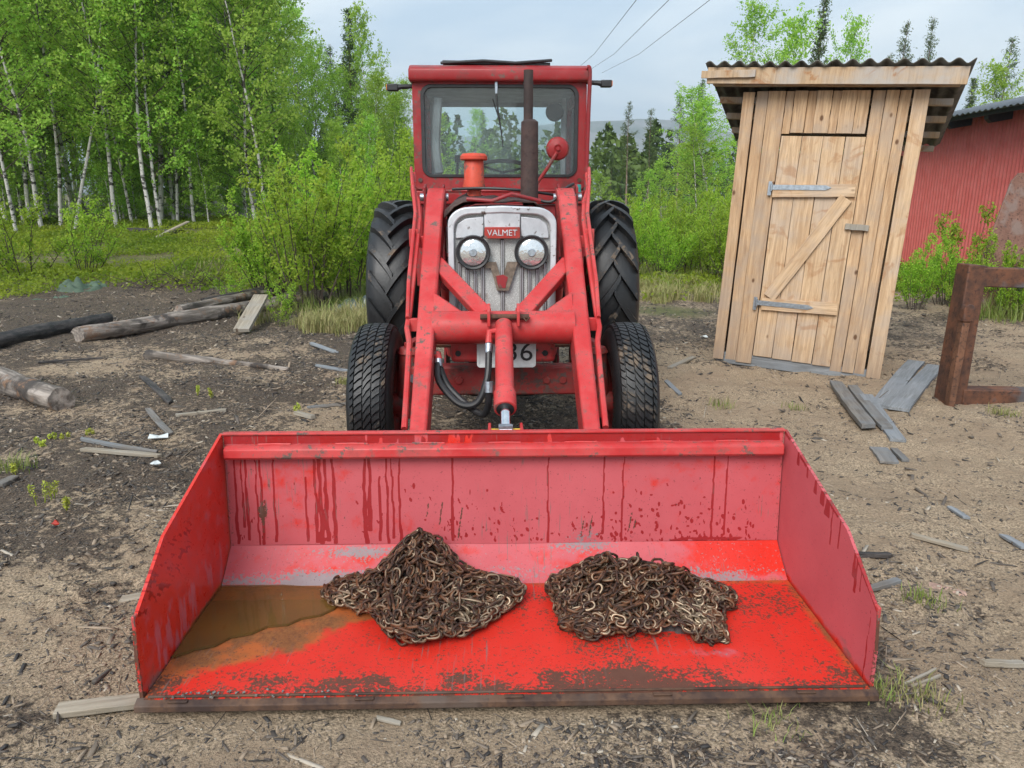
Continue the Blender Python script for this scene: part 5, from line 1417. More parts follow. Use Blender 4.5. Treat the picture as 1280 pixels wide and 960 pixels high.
# ------------------------------------------------------------------ lying timber, boards, sticks
def board(name, p0, p1, w, th, mat, label, cat, group=None, lift=0.0, tilt=0.0, broken=False, z0=None, z1=None):
    """sawn board between two ground points; local X along the grain"""
    x0, y0 = p0; x1, y1 = p1
    za = (Tz(x0, y0) if z0 is None else z0) + th / 2 + lift; zb = (Tz(x1, y1) if z1 is None else z1) + th / 2 + lift
    a = Vector((x0, y0, za)); b = Vector((x1, y1, zb)); d = b - a; L = d.length
    rr = random.Random(int(abs(x0) * 971 + abs(y1) * 313))
    n = 9; vs = []; fs = []
    bow = rr.uniform(-0.012, 0.012) * min(1, L)
    for i in range(n):
        t = i / (n - 1); xx = (t - 0.5) * L
        e = 1.0
        if broken and i in (0, n - 1):
            e = rr.uniform(0.72, 1.0)
        j = rr.uniform(-0.02, 0.02) * w
        yb = bow * (1 - 4 * (t - 0.5) ** 2)
        xe = [rr.uniform(-0.012, 0.012) * min(L, 1) * (4.0 if broken else 0.6) if i in (0, n - 1) else 0 for _ in range(4)]
        zt = rr.uniform(-0.0015, 0.0015)
        vs += [(xx + xe[0], -w / 2 * e + j + yb, -th / 2), (xx + xe[1], w / 2 * e + j + yb, -th / 2), (xx + xe[1], w / 2 * e * 0.985 + j + yb, th / 2 + zt), (xx + xe[0], -w / 2 * e * 0.985 + j + yb, th / 2 + zt)]
    for i in range(n - 1):
        for k in range(4):
            k2 = (k + 1) % 4
            fs.append((4 * i + k, 4 * i + k2, 4 * i + 4 + k2, 4 * i + 4 + k))
    fs += [(3, 2, 1, 0), tuple(4 * (n - 1) + k for k in range(4))]
    m = MB(); m.raw(vs, fs)
    o = m.build(name, mat, None, bev=min(0.002, th * 0.12), ang=20, label=label, cat=cat, group=group)
    o.location = (a + b) / 2
    X = d.normalized(); Y = Vector((0, 0, 1)).cross(X).normalized(); Z = X.cross(Y)
    M = Matrix((X, Y, Z)).transposed() @ Matrix.Rotation(tilt, 3, 'X')
    o.rotation_euler = M.to_euler()
    return o
def g2(u, v):
    p = gr(u, v); return (p.x, p.y)
board('board', g2(1145, 452), g2(1100, 512), 0.135, 0.025, MAT['slate_x'], 'smooth blue grey board lying nearest the privy corner', 'board', 'grey boards on the sand by the privy')
board('board', g2(1170, 458), g2(1122, 517), 0.135, 0.025, MAT['slate_x'], 'smooth blue grey board lying against the rusty stand foot', 'board', 'grey boards on the sand by the privy', lift=0.006)
board('board', g2(1045, 483), g2(1084, 541), 0.095, 0.03, MAT['old_x'], 'dark weathered plank with split end left of the sand strip', 'board', 'grey boards on the sand by the privy', broken=True, lift=0.02)
board('board', g2(1066, 486), g2(1110, 545), 0.075, 0.025, MAT['old_x'], 'narrow dark plank lying right beside the split one', 'board', 'grey boards on the sand by the privy', broken=True, lift=0.01)
board('board', g2(1082, 498), g2(1122, 555), 0.09, 0.02, MAT['slate_x'], 'pale grey plank half buried at its near end', 'board', 'grey boards on the sand by the privy', lift=0.004)
board('board', g2(1098, 562), g2(1112, 579), 0.10, 0.018, MAT['old_x'], 'short grey plank stub just below the other grey planks', 'board', 'grey boards on the sand by the privy', lift=0.004)
board('board', g2(1117, 562), g2(1132, 578), 0.04, 0.018, MAT['old_x'], 'thin grey plank sliver beside the short stub', 'board', 'grey boards on the sand by the privy', lift=0.002)
board('board', (-1.30, 1.835), (-1.00, 1.92), 0.055, 0.018, MAT['old_pale'], 'pale lath tucked under the left bucket corner', 'board', lift=0.004)
board('board', g2(150, 741), g2(190, 737), 0.05, 0.012, MAT['old_pale'], 'bleached stick ending at the left bucket side', 'stick')
p_a = gr(256, 372); p_b = gr(288, 414)
board('board', (-3.02, 8.95), (-2.93, 7.95), 0.17, 0.04, MAT['old_pale'], 'short thick weathered board propped across the long log', 'board', z0=0.27, z1=0.02)
for i, (a, b, w, th, mt, lab) in enumerate((
        ((104, 566), (200, 574), 0.035, 0.02, 'old_pale', 'pale split lath, nearer of two on the dark soil'),
        ((100, 550), (200, 570), 0.03, 0.02, 'old_x', 'brownish split lath, farther of two on the dark soil'),
        ((222, 522), (285, 517), 0.035, 0.02, 'old_pale', 'thin pale stick lying flat above the paper scrap'),
        ((185, 512), (215, 548), 0.04, 0.015, 'old_x', 'thin grey slat slanting beside the paper scrap'),
        ((178, 472), (213, 503), 0.05, 0.02, 'char', 'charred slat slanting towards the tractor'),
        ((370, 523), (392, 529), 0.03, 0.025, 'old_pale', 'small driftwood stick near the front wheel'),
        ((395, 458), (438, 464), 0.05, 0.015, 'slate_x', 'grey slat lying beside the left front wheel'),
        ((388, 430), (420, 440), 0.06, 0.015, 'slate_x', 'small grey slat behind the left front wheel'),
        ((385, 512), (435, 511), 0.03, 0.015, 'old_x', 'dull grey stick pointing at the left front wheel'),
        ((1135, 676), (1207, 690), 0.03, 0.015, 'old_pale', 'long pale stick lying right of the bucket'),
        ((1072, 697), (1112, 697), 0.02, 0.02, 'char', 'dark stick right of the bucket corner'),
        ((1088, 731), (1125, 727), 0.03, 0.015, 'old_x', 'grey chip of board right of the bucket side'),
        ((1228, 827), (1280, 826), 0.022, 0.018, 'old_pale', 'greenish pale lath at the right picture edge'),
        ((1187, 634), (1208, 650), 0.03, 0.012, 'slate_x', 'slate grey chip lying on the right sand'),
        ((1255, 665), (1282, 688), 0.035, 0.012, 'slate_x', 'slate grey slat at the right picture edge'),
        ((1132, 846), (1170, 830), 0.008, 0.008, 'old_pale', 'upper of two thin straws by the right bucket corner'),
        ((1140, 850), (1176, 838), 0.008, 0.008, 'old_pale', 'lower of two thin straws by the right bucket corner'),
        ((836, 462), (868, 450), 0.05, 0.015, 'old_pale', 'pale slat right of the right front wheel'),
        ((832, 480), (850, 495), 0.04, 0.015, 'slate_x', 'short grey slat close beside the right front wheel'),
        ((650, 497), (700, 468), 0.06, 0.02, 'old_x', 'dark board lying under the front axle'),
        ((0, 612), (20, 603), 0.06, 0.02, 'old_x', 'dark grey board end at the left picture edge'),
        ((8, 418), (60, 405), 0.05, 0.03, 'old_pale', 'pale stick behind the charred log'),
        ((45, 455), (128, 449), 0.018, 0.018, 'char', 'thin black stick before the charred log'),
        ((470, 886), (500, 893), 0.015, 0.008, 'old_pale', 'tiny pale splinter in front of the bucket edge'))):
    board('stick', g2(*a), g2(*b), w, th, MAT[mt], lab, 'stick', 'loose sticks and slats on the ground', broken=True, lift=0.003)
# scraps
def scrap(name, u, v, w, h, mat, label, cat, rot=0.3):
    x, y = g2(u, v)
    m = MB(); rr = random.Random(u)
    pts = [(-w / 2, -h / 2), (0, -h / 2 * 0.9), (w / 2, -h / 2 * 0.8), (w / 2 * 0.9, h / 2), (0, h / 2 * 0.95), (-w / 2 * 0.95, h / 2 * 0.9)]
    zz = [rr.uniform(0.0, 0.02) for _ in pts]
    n = len(pts)
    m.raw([(p[0], p[1], z) for p, z in zip(pts, zz)] + [(p[0], p[1], z + 0.004) for p, z in zip(pts, zz)], [tuple(range(n - 1, -1, -1)), tuple(range(n, 2 * n))] + [(i, (i + 1) % n, n + (i + 1) % n, n + i) for i in range(n)])
    o = m.build(name, mat, smooth=False, label=label, cat=cat); o.location = (x, y, Tz(x, y) + 0.012); o.rotation_euler = (0.05, 0.04, rot)
MAT['paper'] = simple('white_plastic', (0.62, 0.66, 0.66), 0.4, var=0.05)
MAT['pinkish'] = simple('pink_stone', (0.34, 0.22, 0.175), 0.9, var=0.3, scale=60, bump=0.5)
MAT['tarp'] = simple('green_tarpaulin', (0.060, 0.095, 0.062), 0.75, var=0.3, scale=8)
MAT['tarp_grey'] = simple('grey_plastic_sheet', (0.09, 0.115, 0.12), 0.3, var=0.3, scale=8)
scrap('plastic_scrap', 199, 552, 0.11, 0.06, MAT['paper'], 'small white plastic scrap on the dark soil at left', 'scrap')
scrap('plastic_scrap', 195, 585, 0.05, 0.03, MAT['paper'], 'tiny white crumpled scrap below the pale laths', 'scrap', 1.0)
scrap('plastic_scrap', 880, 425, 0.07, 0.05, MAT['paper'], 'small white scrap on the sand left of the privy', 'scrap', 0.2)
sx_, sy_ = g2(1175, 724)
rr = np.random.default_rng(4); m = MB(); vs = []; fs = []
for i in range(6):
    for k in range(14):
        a = 2 * PI * k / 14; q = math.sin(PI / 2 * (1 - i / 5.0)) if i < 5 else 0.02
        e = 1 + 0.22 * math.sin(2 * a + 1) + 0.12 * math.sin(3 * a) + rr.normal(0, 0.03)
        vs.append((0.085 * q * e * math.cos(a), 0.05 * q * e * math.sin(a), -0.010 + 0.016 * math.cos(PI / 2 * (1 - i / 5.0)) + rr.normal(0, 0.0012)))
for i in range(5):
    for k in range(14):
        fs.append((i * 14 + k, i * 14 + (k + 1) % 14, (i + 1) * 14 + (k + 1) % 14, (i + 1) * 14 + k))
m.raw(vs, fs + [tuple(5 * 14 + k for k in range(14))])
o = m.build('flat_stone', MAT['pinkish'], label='flat pink stone half buried right of the bucket', cat='stone'); o.location = (sx_, sy_, Tz(sx_, sy_)); o.rotation_euler = (0, 0, -0.6)
scrap('plastic_bit', 70, 660, 0.03, 0.03, simple('red_plastic', (0.5, 0.05, 0.03), 0.4), 'tiny red plastic bit on the left foreground soil', 'scrap', 0.5)
def heap_cloth(name, u, v, sx, sy, hgt, mat, label, seed):
    x0, y0 = g2(u, v); n = 34
    xs = np.linspace(-1, 1, n); XX, YY = np.meshgrid(xs, xs)
    rad = np.sqrt(XX ** 2 + YY ** 2) * (0.85 + 0.5 * fbm(XX * 2 + seed, YY * 2, seed, 2))
    ZZ = hgt * (0.12 + 0.88 * np.abs(fbm(XX * 1.5 + YY, YY * 1.5 - XX * 0.5, seed + 3, 3) - 0.5) * 3.2) * sstep(1.0, 0.65, rad) - 0.04
    px_ = x0 + XX * sx; py_ = y0 + YY * sy
    V = np.stack([px_ - x0, py_ - y0, ZZ + T(px_, py_) - Tz(x0, y0)], -1).reshape(-1, 3)
    idx = np.arange(n * n).reshape(n, n)
    F = np.stack([idx[:-1, :-1], idx[:-1, 1:], idx[1:, 1:], idx[1:, :-1]], -1).reshape(-1, 4)
    o = add(name, np_mesh(name, V, F, False), mat, label=label, cat='tarpaulin'); o.location = (x0, y0, Tz(x0, y0))
    o.modifiers.new('thickness', 'SOLIDIFY').thickness = 0.006
heap_cloth('tarpaulin', 103, 366, 0.42, 0.45, 0.17, MAT['tarp'], 'crumpled green tarpaulin heaped at the soil edge on the left', 2)
heap_cloth('tarpaulin', 62, 374, 0.38, 0.25, 0.08, MAT['tarp'], 'flat green tarpaulin end lying left of the crumpled heap', 5)
heap_cloth('tarpaulin', 440, 385, 0.38, 0.5, 0.18, MAT['tarp_grey'], 'shiny grey plastic sheet beside the left rear tyre', 9)

def log(name, p0, p1, r0, r1, mat, label, seed, lift=0.0, knob=0.18):
    rr = np.random.default_rng(seed)
    a = Vector((*p0, Tz(*p0) + r0 * 0.8 + lift)); b = Vector((*p1, Tz(*p1) + r1 * 0.8 + lift)); d = b - a; L = d.length
    ns, n = 34, 18
    V = []
    for i in range(ns):
        t = i / (ns - 1); r = r0 + (r1 - r0) * t
        for k in range(n):
            an = 2 * PI * k / n
            q = r * (1 + knob * 2 * (float(fbm(np.array([t * L * 2.5 + seed]), np.array([3 * math.cos(an) + 3 * math.sin(an) * 0.7 + 9]), seed, 3)[0]) - 0.5) + rr.normal(0, 0.012))
            V.append(((t - 0.5) * L + (rr.uniform(-0.02, 0.02) if i in (0, ns - 1) else 0), q * math.cos(an) + 0.05 * math.sin(t * 4 + seed) * r0 * 3, q * math.sin(an)))
    F = [(i * n + k, i * n + (k + 1) % n, (i + 1) * n + (k + 1) % n, (i + 1) * n + k) for i in range(ns - 1) for k in range(n)]
    m = MB(); m.raw(V, F + [tuple(range(n - 1, -1, -1)), tuple((ns - 1) * n + k for k in range(n))])
    o = m.build(name, mat, ang=50, label=label, cat='log'); o.location = (a + b) / 2
    X = d.normalized(); Y = Vector((0, 0, 1)).cross(X).normalized(); Z = X.cross(Y)
    o.rotation_euler = Matrix((X, Y, Z)).transposed().to_euler()
    return o
log('log', g2(98, 428), g2(405, 378), 0.085, 0.10, MAT['log'], 'long weathered half stripped log running back to the bush', 4)
log('log', g2(225, 398), g2(345, 372), 0.07, 0.07, MAT['log'], 'thinner grey log lying behind the long weathered one', 14, 0.02)
log('log', g2(-20, 440), g2(135, 402), 0.085, 0.07, MAT['char'], 'charred black log lying at the left picture edge', 6)
log('log', g2(-40, 470), g2(78, 512), 0.10, 0.085, MAT['log'], 'thick grey log with cut end pointing at the tractor', 9)
log('log', g2(185, 445), g2(360, 462), 0.05, 0.022, MAT['log'], 'slim grey split trunk tapering towards the front wheel', 12, -0.01, 0.4)
log('log', g2(255, 388), g2(350, 372), 0.04, 0.045, MAT['char'], 'dark pole lying over the weathered logs', 16, 0.10)

# ------------------------------------------------------------------ litter on the soil
def chips(n, seed):
    rr = np.random.default_rng(seed)
    d = 1.15 * np.exp(rr.uniform(0, 1, n) ** 0.85 * math.log(13.0 / 1.15))
    an = rr.uniform(-0.80, 0.80, n)
    x = d * np.tan(an) * 0.95; y = d
    dk = dark_mask(x, y)
    cl_ = sstep(0.38, 0.62, fbm(x * 2.6, y * 2.6, 83, 4))
    keep = (rr.uniform(0, 1, n) < (0.35 + 0.75 * dk) * (0.30 + 0.95 * cl_)) & ~((np.abs(x) < 1.12) & (y > 1.84) & (y < 2.72)) & (rr.uniform(0, 1, n) > veg_mask(x, y) * 0.8)
    x, y, dk = x[keep], y[keep], dk[keep]; n = len(x)
    sz = np.clip(np.exp(rr.normal(math.log(0.0056), 0.60, n)), 0.0022, 0.02) * (0.75 + 0.11 * y)
    ln = sz * np.exp(rr.normal(0.45, 0.5, n)); wd = sz * rr.uniform(0.35, 0.9, n); th = sz * rr.uniform(0.15, 0.5, n)
    twig = rr.uniform(0, 1, n) < 0.16
    ln[twig] *= 3.2; wd[twig] *= 0.28; th[twig] = wd[twig]
    yaw = rr.uniform(0, 2 * PI, n); tx = rr.normal(0, 0.30, n)
    tone = np.where(rr.uniform(0, 1, n) < 0.24 + 0.25 * dk, rr.uniform(0, 0.28, n), rr.uniform(0.25, 0.90, n))
    pale = rr.uniform(0, 1, n) < 0.045; tone[pale] = 0.97
    base = np.array([(-1, -1, -1), (1, -.7, -1), (1, 1, -1), (-.8, .8, -1), (-.9, -.8, 1), (.8, -.8, 1), (.7, .9, 1), (-1, .6, 1)]) * 0.5
    J = base[None] * (1 + rr.normal(0, 0.16, (n, 8, 3)))
    P = J * np.stack([ln, wd, th], -1)[:, None, :]
    c, s = np.cos(tx)[:, None], np.sin(tx)[:, None]
    P = np.stack([P[..., 0] * c + P[..., 2] * s, P[..., 1], -P[..., 0] * s + P[..., 2] * c], -1)
    c, s = np.cos(yaw)[:, None], np.sin(yaw)[:, None]
    P = np.stack([P[..., 0] * c - P[..., 1] * s, P[..., 0] * s + P[..., 1] * c, P[..., 2]], -1)
    P = P + np.stack([x, y, T(x, y) + th * 0.25], -1)[:, None, :]
    f = np.array([(0, 3, 2, 1), (4, 5, 6, 7), (0, 1, 5, 4), (1, 2, 6, 5), (2, 3, 7, 6), (3, 0, 4, 7)])
    F = (f[None] + 8 * np.arange(n)[:, None, None]).reshape(-1, 4)
    me = np_mesh('bark_litter', P.reshape(-1, 3), F); attr(me, 'tone', np.repeat(tone, 8))
    return me
add('bark_litter', chips(240000, 77), MAT['litter'], kind='stuff', label='scattered bark chips, splinters and grit over the soil', cat='litter')

# ------------------------------------------------------------------ foliage builders
def leaf_quads(P, L, W, rr, flat=0.3, tint=None, ori=None):
    n = len(P)
    a = rr.normal(0, 1, (n, 3)); a[:, 2] -= 0.35
    if ori is not None:
        a = a * 0.5 + ori
    a /= np.linalg.norm(a, axis=1)[:, None]
    nn = rr.normal(0, 1, (n, 3)); nn[:, 2] = np.abs(nn[:, 2]) + flat
    b = np.cross(nn, a); b /= (np.linalg.norm(b, axis=1)[:, None] + 1e-9)
    L = np.broadcast_to(L, n)[:, None] * rr.uniform(0.5, 1.4, (n, 1)); W = np.broadcast_to(W, n)[:, None] * rr.uniform(0.7, 1.2, (n, 1))
    V = np.stack([P - a * L / 2, P + b * W / 2, P + a * L / 2, P - b * W / 2], 1)
    F = np.arange(4 * n).reshape(n, 4)
    if tint is None:
        tint = rr.uniform(0, 1, n)
    return V.reshape(-1, 3), F, np.repeat(tint, 4)
def merge_tubes(paths, n):
    m = MB()
    for pts, rs in paths:
        m.tube(pts, rs, n, False)
    return m
def spline(p0, d, L, rr, up=0.0, n=5, wig=0.08):
    pts = [Vector(p0)]; d = Vector(d).normalized()
    for i in range(n):
        d = (d + Vector((rr.normal(0, wig), rr.normal(0, wig), rr.normal(0, wig) + up))).normalized()
        pts.append(pts[-1] + d * (L / n))
    return pts
def birch(seed, h=8.0, base=0.35, cr=1.25, leaves=9000, r0=0.065, lean=0.0, leaf=0.085):
    rr = np.random.default_rng(seed)
    tp = spline((0, 0, -0.1), (lean, rr.normal(0, 0.03), 1), h, rr, 0.03, 12, 0.035)
    tr = [r0 * (1 - 0.93 * (i / 12) ** 0.9) for i in range(13)]
    limbs = []; tips = []
    nl = int(34 + h * 3)
    for k in range(nl):
        t = base + (0.985 - base) * (k + rr.uniform(0, 1)) / nl
        i = min(int(t * 12), 11); f = t * 12 - i
        p = tp[i].lerp(tp[i + 1], f)
        az = k * 2.4 + rr.normal(0, 0.5)
        s = (t - base) / (1 - base)
        L = cr * (0.45 + 1.0 * math.sin(PI * min(1, 0.18 + s * 0.80))) * rr.uniform(0.6, 1.15) * (0.75 if s > 0.85 else 1)
        el = 0.55 + 0.6 * s
        d = Vector((math.cos(az) * math.cos(el), math.sin(az) * math.cos(el), math.sin(el)))
        pts = spline(p, d, L, rr, -0.03, 5, 0.10)
        r = max(0.006, tr[i] * 0.42)
        limbs.append((pts, [r * (1 - 0.8 * j / 5) for j in range(6)]))
        for q in range(7):
            tt = rr.uniform(0.25, 1.0); ii = min(int(tt * 5), 4)
            pp = pts[ii].lerp(pts[ii + 1], tt * 5 - ii)
            dd = (pts[ii + 1] - pts[ii]).normalized() + Vector((rr.normal(0, 0.7), rr.normal(0, 0.7), rr.normal(-0.15, 0.5)))
            tw = spline(pp, dd, rr.uniform(0.25, 0.62) * (0.7 + 0.3 * cr), rr, -0.07, 3, 0.12)
            tips.append(tw)
            if q < 3:
                limbs.append((tw, [0.004, 0.0035, 0.003, 0.002]))
    seg = np.array([[tuple(w[j]) for j in range(4)] for w in tips])
    n = leaves
    ti = rr.integers(0, len(seg), n); tt = rr.uniform(0.05, 2.999, n); j = tt.astype(int); f = (tt - j)[:, None]
    P = seg[ti, j] * (1 - f) + seg[ti, j + 1] * f + rr.normal(0, 0.055, (n, 3))
    tint = np.clip(rr.normal(0.5, 0.25, n) + (rr.uniform(-0.25, 0.25, len(seg)))[ti], 0, 1)
    V, F, tn = leaf_quads(P, leaf, leaf * 0.75, rr, tint=tint)
    crown = np_mesh('crown', V, F); attr(crown, 'tint', tn)
    tm = MB(); tm.tube(tp, tr, 9)
    return tm.mesh('trunk'), merge_tubes(limbs, 4).mesh('branches'), crown
def conifer(seed, h=9.0, wid=1.5, base=0.15, kind='spruce', dens=1.0):
    rr = np.random.default_rng(seed)
    tp = spline((0, 0, -0.1), (0, 0, 1), h, rr, 0.05, 10, 0.012)
    r0 = h * 0.011
    tr = [r0 * (1 - 0.92 * i / 10) for i in range(11)]
    limbs = []; P = []; O = []
    z = base * h
    while z < h * 0.99:
        s = (z - base * h) / (h * (1 - base))
        nb = int(rr.integers(4, 7)) if kind == 'spruce' else int(rr.integers(3, 5))
        for q in range(nb):
            az = rr.uniform(0, 2 * PI)
            if kind == 'spruce':
                L = wid * (1 - s) ** 0.85 * rr.uniform(0.6, 1.1) + 0.10; el = -0.15 + 0.75 * s
            else:
                L = wid * (0.35 + 0.75 * math.sin(PI * min(1, 0.2 + 0.75 * s))) * (1.0 - 0.55 * s) * rr.uniform(0.5, 1.2); el = 0.10 + 0.7 * s
            t = z / h * 10; i = min(int(t), 9)
            p = tp[i].lerp(tp[i + 1], t - i)
            pts = spline(p, (math.cos(az) * math.cos(el), math.sin(az) * math.cos(el), math.sin(el)), L, rr, 0.05, 5, 0.05)
            limbs.append((pts, [0.018 * (1 - 0.8 * j / 5) for j in range(6)]))
            nn = int(L * 95 * dens) + 8
            tt = rr.uniform(0.12 if kind == 'spruce' else 0.35, 1.0, nn) * 4.999; jj = tt.astype(int); f = (tt - jj)[:, None]
            A = np.array([tuple(v) for v in pts])
            c = A[jj] * (1 - f) + A[jj + 1] * f
            sp = 0.05 + 0.13 * (1 - tt / 5)[:, None] if kind == 'spruce' else 0.11
            P.append(c + rr.normal(0, 1, (nn, 3)) * sp * np.array([1, 1, 0.6]))
            O.append(np.repeat(np.array([[math.cos(az), math.sin(az), 0.35]]), nn, 0))
        z += rr.uniform(0.14, 0.24) * (1.0 if kind == 'spruce' else 1.5) * (h / 9)
    P = np.concatenate(P); O = np.concatenate(O)
    V, F, tn = leaf_quads(P, 0.15, 0.045, rr, ori=O)
    crown = np_mesh('crown', V, F); attr(crown, 'tint', tn)
    tm = MB(); tm.tube(tp, tr, 8)
    return tm.mesh('trunk'), merge_tubes(limbs, 4).mesh('branches'), crown
def shrub(seed, h=2.0, spread=0.8, stems=14, leaves=4500, leaf=0.05, lean=0.35):
    rr = np.random.default_rng(seed)
    limbs = []; segs = []
    for k in range(stems):
        az = rr.uniform(0, 2 * PI); q = math.sqrt(rr.uniform(0, 1))
        p = (0.25 * spread * q * math.cos(az), 0.25 * spread * q * math.sin(az), -0.05)
        L = h * rr.uniform(0.6, 1.08) * (1.1 - 0.25 * q)
        pts = spline(p, (math.cos(az) * lean * q, math.sin(az) * lean * q, 1), L, rr, 0.0, 6, 0.09)
        limbs.append((pts, [0.013 * h / 2 * (1 - 0.85 * j / 6) for j in range(7)]))
        for s in range(9):
            t = rr.uniform(0.18, 0.98) * 6; i = min(int(t), 5)
            pp = pts[i].lerp(pts[i + 1], t - i)
            a2 = rr.uniform(0, 2 * PI)
            tw = spline(pp, (math.cos(a2) * 0.8, math.sin(a2) * 0.8, 0.9), rr.uniform(0.18, 0.5) * h / 2 * (1.2 - t / 8), rr, 0.02, 3, 0.12)
            limbs.append((tw, [0.004, 0.0035, 0.003, 0.002])); segs.append([tuple(v) for v in tw])
        segs.append([tuple(pts[3]), tuple(pts[4]), tuple(pts[5]), tuple(pts[6])])
    seg = np.array(segs); n = leaves
    ti = rr.integers(0, len(seg), n); tt = rr.uniform(0.1, 2.999, n); j = tt.astype(int); f = (tt - j)[:, None]
    P = seg[ti, j] * (1 - f) + seg[ti, j + 1] * f + rr.normal(0, 0.028, (n, 3))
    tint = np.clip(rr.normal(0.5, 0.28, n) + 0.25 * (P[:, 2] / h - 0.5), 0, 1)
    V, F, tn = leaf_quads(P, leaf, leaf * 0.55, rr, tint=tint)
    crown = np_mesh('leaves', V, F); attr(crown, 'tint', tn)
    return merge_tubes(limbs, 4).mesh('stems'), crown
def plant_tree(name, meshes, mats, names, x, y, s, rz, label, cat, group=None, sz=None):
    o = empty(name, (x, y, Tz(x, y)), rz, label, cat, group)
    o.scale = (s, s, sz or s)
    for me, mt, nm in zip(meshes, mats, names):
        add(nm, me, MAT[mt], o)
    return o
TN = ('trunk', 'branches', 'crown')
BIRCH = [birch(100 + i, h=hh, base=bb, cr=cc, leaves=lv, r0=rad, lean=ll) for i, (hh, bb, cc, lv, rad, ll) in enumerate(
    ((8.6, 0.24, 1.25, 6600, 0.058, 0.03), (8.0, 0.16, 1.35, 6600, 0.046, -0.05), (9.2, 0.27, 1.2, 6600, 0.060, 0.02), (7.4, 0.12, 1.3, 6600, 0.044, 0.10), (6.4, 0.07, 1.15, 6600, 0.045, 0.0), (8.2, 0.32, 1.1, 5600, 0.050, 0.22)))]
BM = ('birch_bark', 'twig', 'birch_leaf')
PM = ('pine_bark', 'twig', 'pine_needle')
SPRUCE = [conifer(300, 9.0, 1.25, 0.10, 'spruce', 0.7), conifer(301, 9.0, 0.95, 0.16, 'spruce', 0.7), conifer(302, 9.5, 1.25, 0.38, 'pine', 0.62), conifer(303, 9.0, 1.15, 0.28, 'pine', 0.62)]

def up_to(u, vtop, Y):                               # height of a thing at depth Y whose tip is seen at (u, vtop)
    p = at(u, vtop, Y); return p.x, p.z
# front row of the birch wood, each stem where the photo shows it
FRONT = [(52, 19.5, 0, 1.05, 'thick white birch stem, leftmost of the front row'), (76, 20.5, 2, 0.95, 'slim white birch standing just right of the leftmost thick one'),
         (92, 19.0, 5, 0.95, 'birch with a strongly leaning white stem at the wood edge'), (146, 19.5, 0, 1.0, 'pale birch with a slightly curved stem left of the twin birches'),
         (166, 21.0, 1, 1.0, 'slim birch close behind the curved pale one'), (190, 19.0, 2, 0.92, 'left stem of the twin birches at the wood edge'), (201, 19.2, 1, 1.0, 'right stem of the twin birches at the wood edge'),
         (222, 21.0, 3, 1.0, 'thin birch right behind the twin birches'), (243, 20.5, 0, 0.85, 'birch in the thick leaves right of the twin stems'), (330, 20.0, 3, 1.05, 'leafy birch rising behind the tall bush'),
         (362, 24.0, 2, 0.92, 'tall pointed birch at the right end of the wood edge'), (20, 18.0, 1, 1.0, 'leafy birch at the far left picture edge')]
for u_, Y_, k_, s_, lab in FRONT:
    x_ = (u_ - 640) / FPX * (Y_ * _c + 0.7 * _s)
    plant_tree('birch_tree', BIRCH[k_], BM, TN, x_, Y_, s_, RNG.uniform(0, 6.28) if k_ != 5 else 0.0, lab, 'birch', 'birches at the edge of the wood')
# the wood behind
rr = np.random.default_rng(5)
cnt = 0
for i in range(400):
    Y_ = rr.uniform(20.5, 42); u_ = rr.uniform(-140, 520)
    if u_ > 360 + (Y_ - 20) * 3.5 and Y_ < 30: continue
    x_ = (u_ - 640) / FPX * Y_
    k_ = int(rr.integers(0, 5))
    hn_ = (8.6, 8.0, 9.2, 7.4, 6.4)[k_]
    mxs_ = 1.25 if u_ < 330 else 1.25 - (u_ - 330) / 190 * 0.32
    plant_tree('birch_tree', BIRCH[k_], BM, TN, x_, Y_, min(rr.uniform(0.8, 1.08) * mxs_ * (0.85 + Y_ / 140), max(0.3, (up_to(u_, max(-400, (u_ - 385) * 1.0 + rr.uniform(-10, 45)) if u_ > 335 else -400, Y_)[1] - 0.8) / hn_)), rr.uniform(0, 6.28), 'slender leafy birch in the %s rows of the wood, %s' % (('nearer', 'farther')[int(Y_ > 30)], ('behind the leftmost front birches', 'behind the twin stems', 'behind the big bush', 'beside the cab')[int(np.clip((u_ + 20) // 130, 0, 3))]), 'birch', 'birches deep in the left wood %d %d' % (int(Y_ > 30), int(np.clip((u_ + 20) // 130, 0, 3))))
    cnt += 1
    if cnt >= 100: break
cnt = 0
for i in range(300):
    Y_ = rr.uniform(18.6, 30); u_ = rr.uniform(-60, 470)
    if u_ > 300 and Y_ < 21: continue
    if u_ < 250 and Y_ < 20.6: continue
    x_ = (u_ - 640) / FPX * Y_
    plant_tree('birch_sapling', BIRCH[4], BM, TN, x_, Y_, rr.uniform(0.34, 0.62), rr.uniform(0, 6.28), 'young leafy birch sapling in the undergrowth %s' % ('behind the leftmost front birches', 'behind the twin stems', 'behind the big bush', 'close left of the cab')[int(np.clip((u_ + 20) // 130, 0, 3))], 'sapling', 'saplings under the left wood %d' % int(np.clip((u_ + 20) // 130, 0, 3)))
    cnt += 1
    if cnt >= 55: break
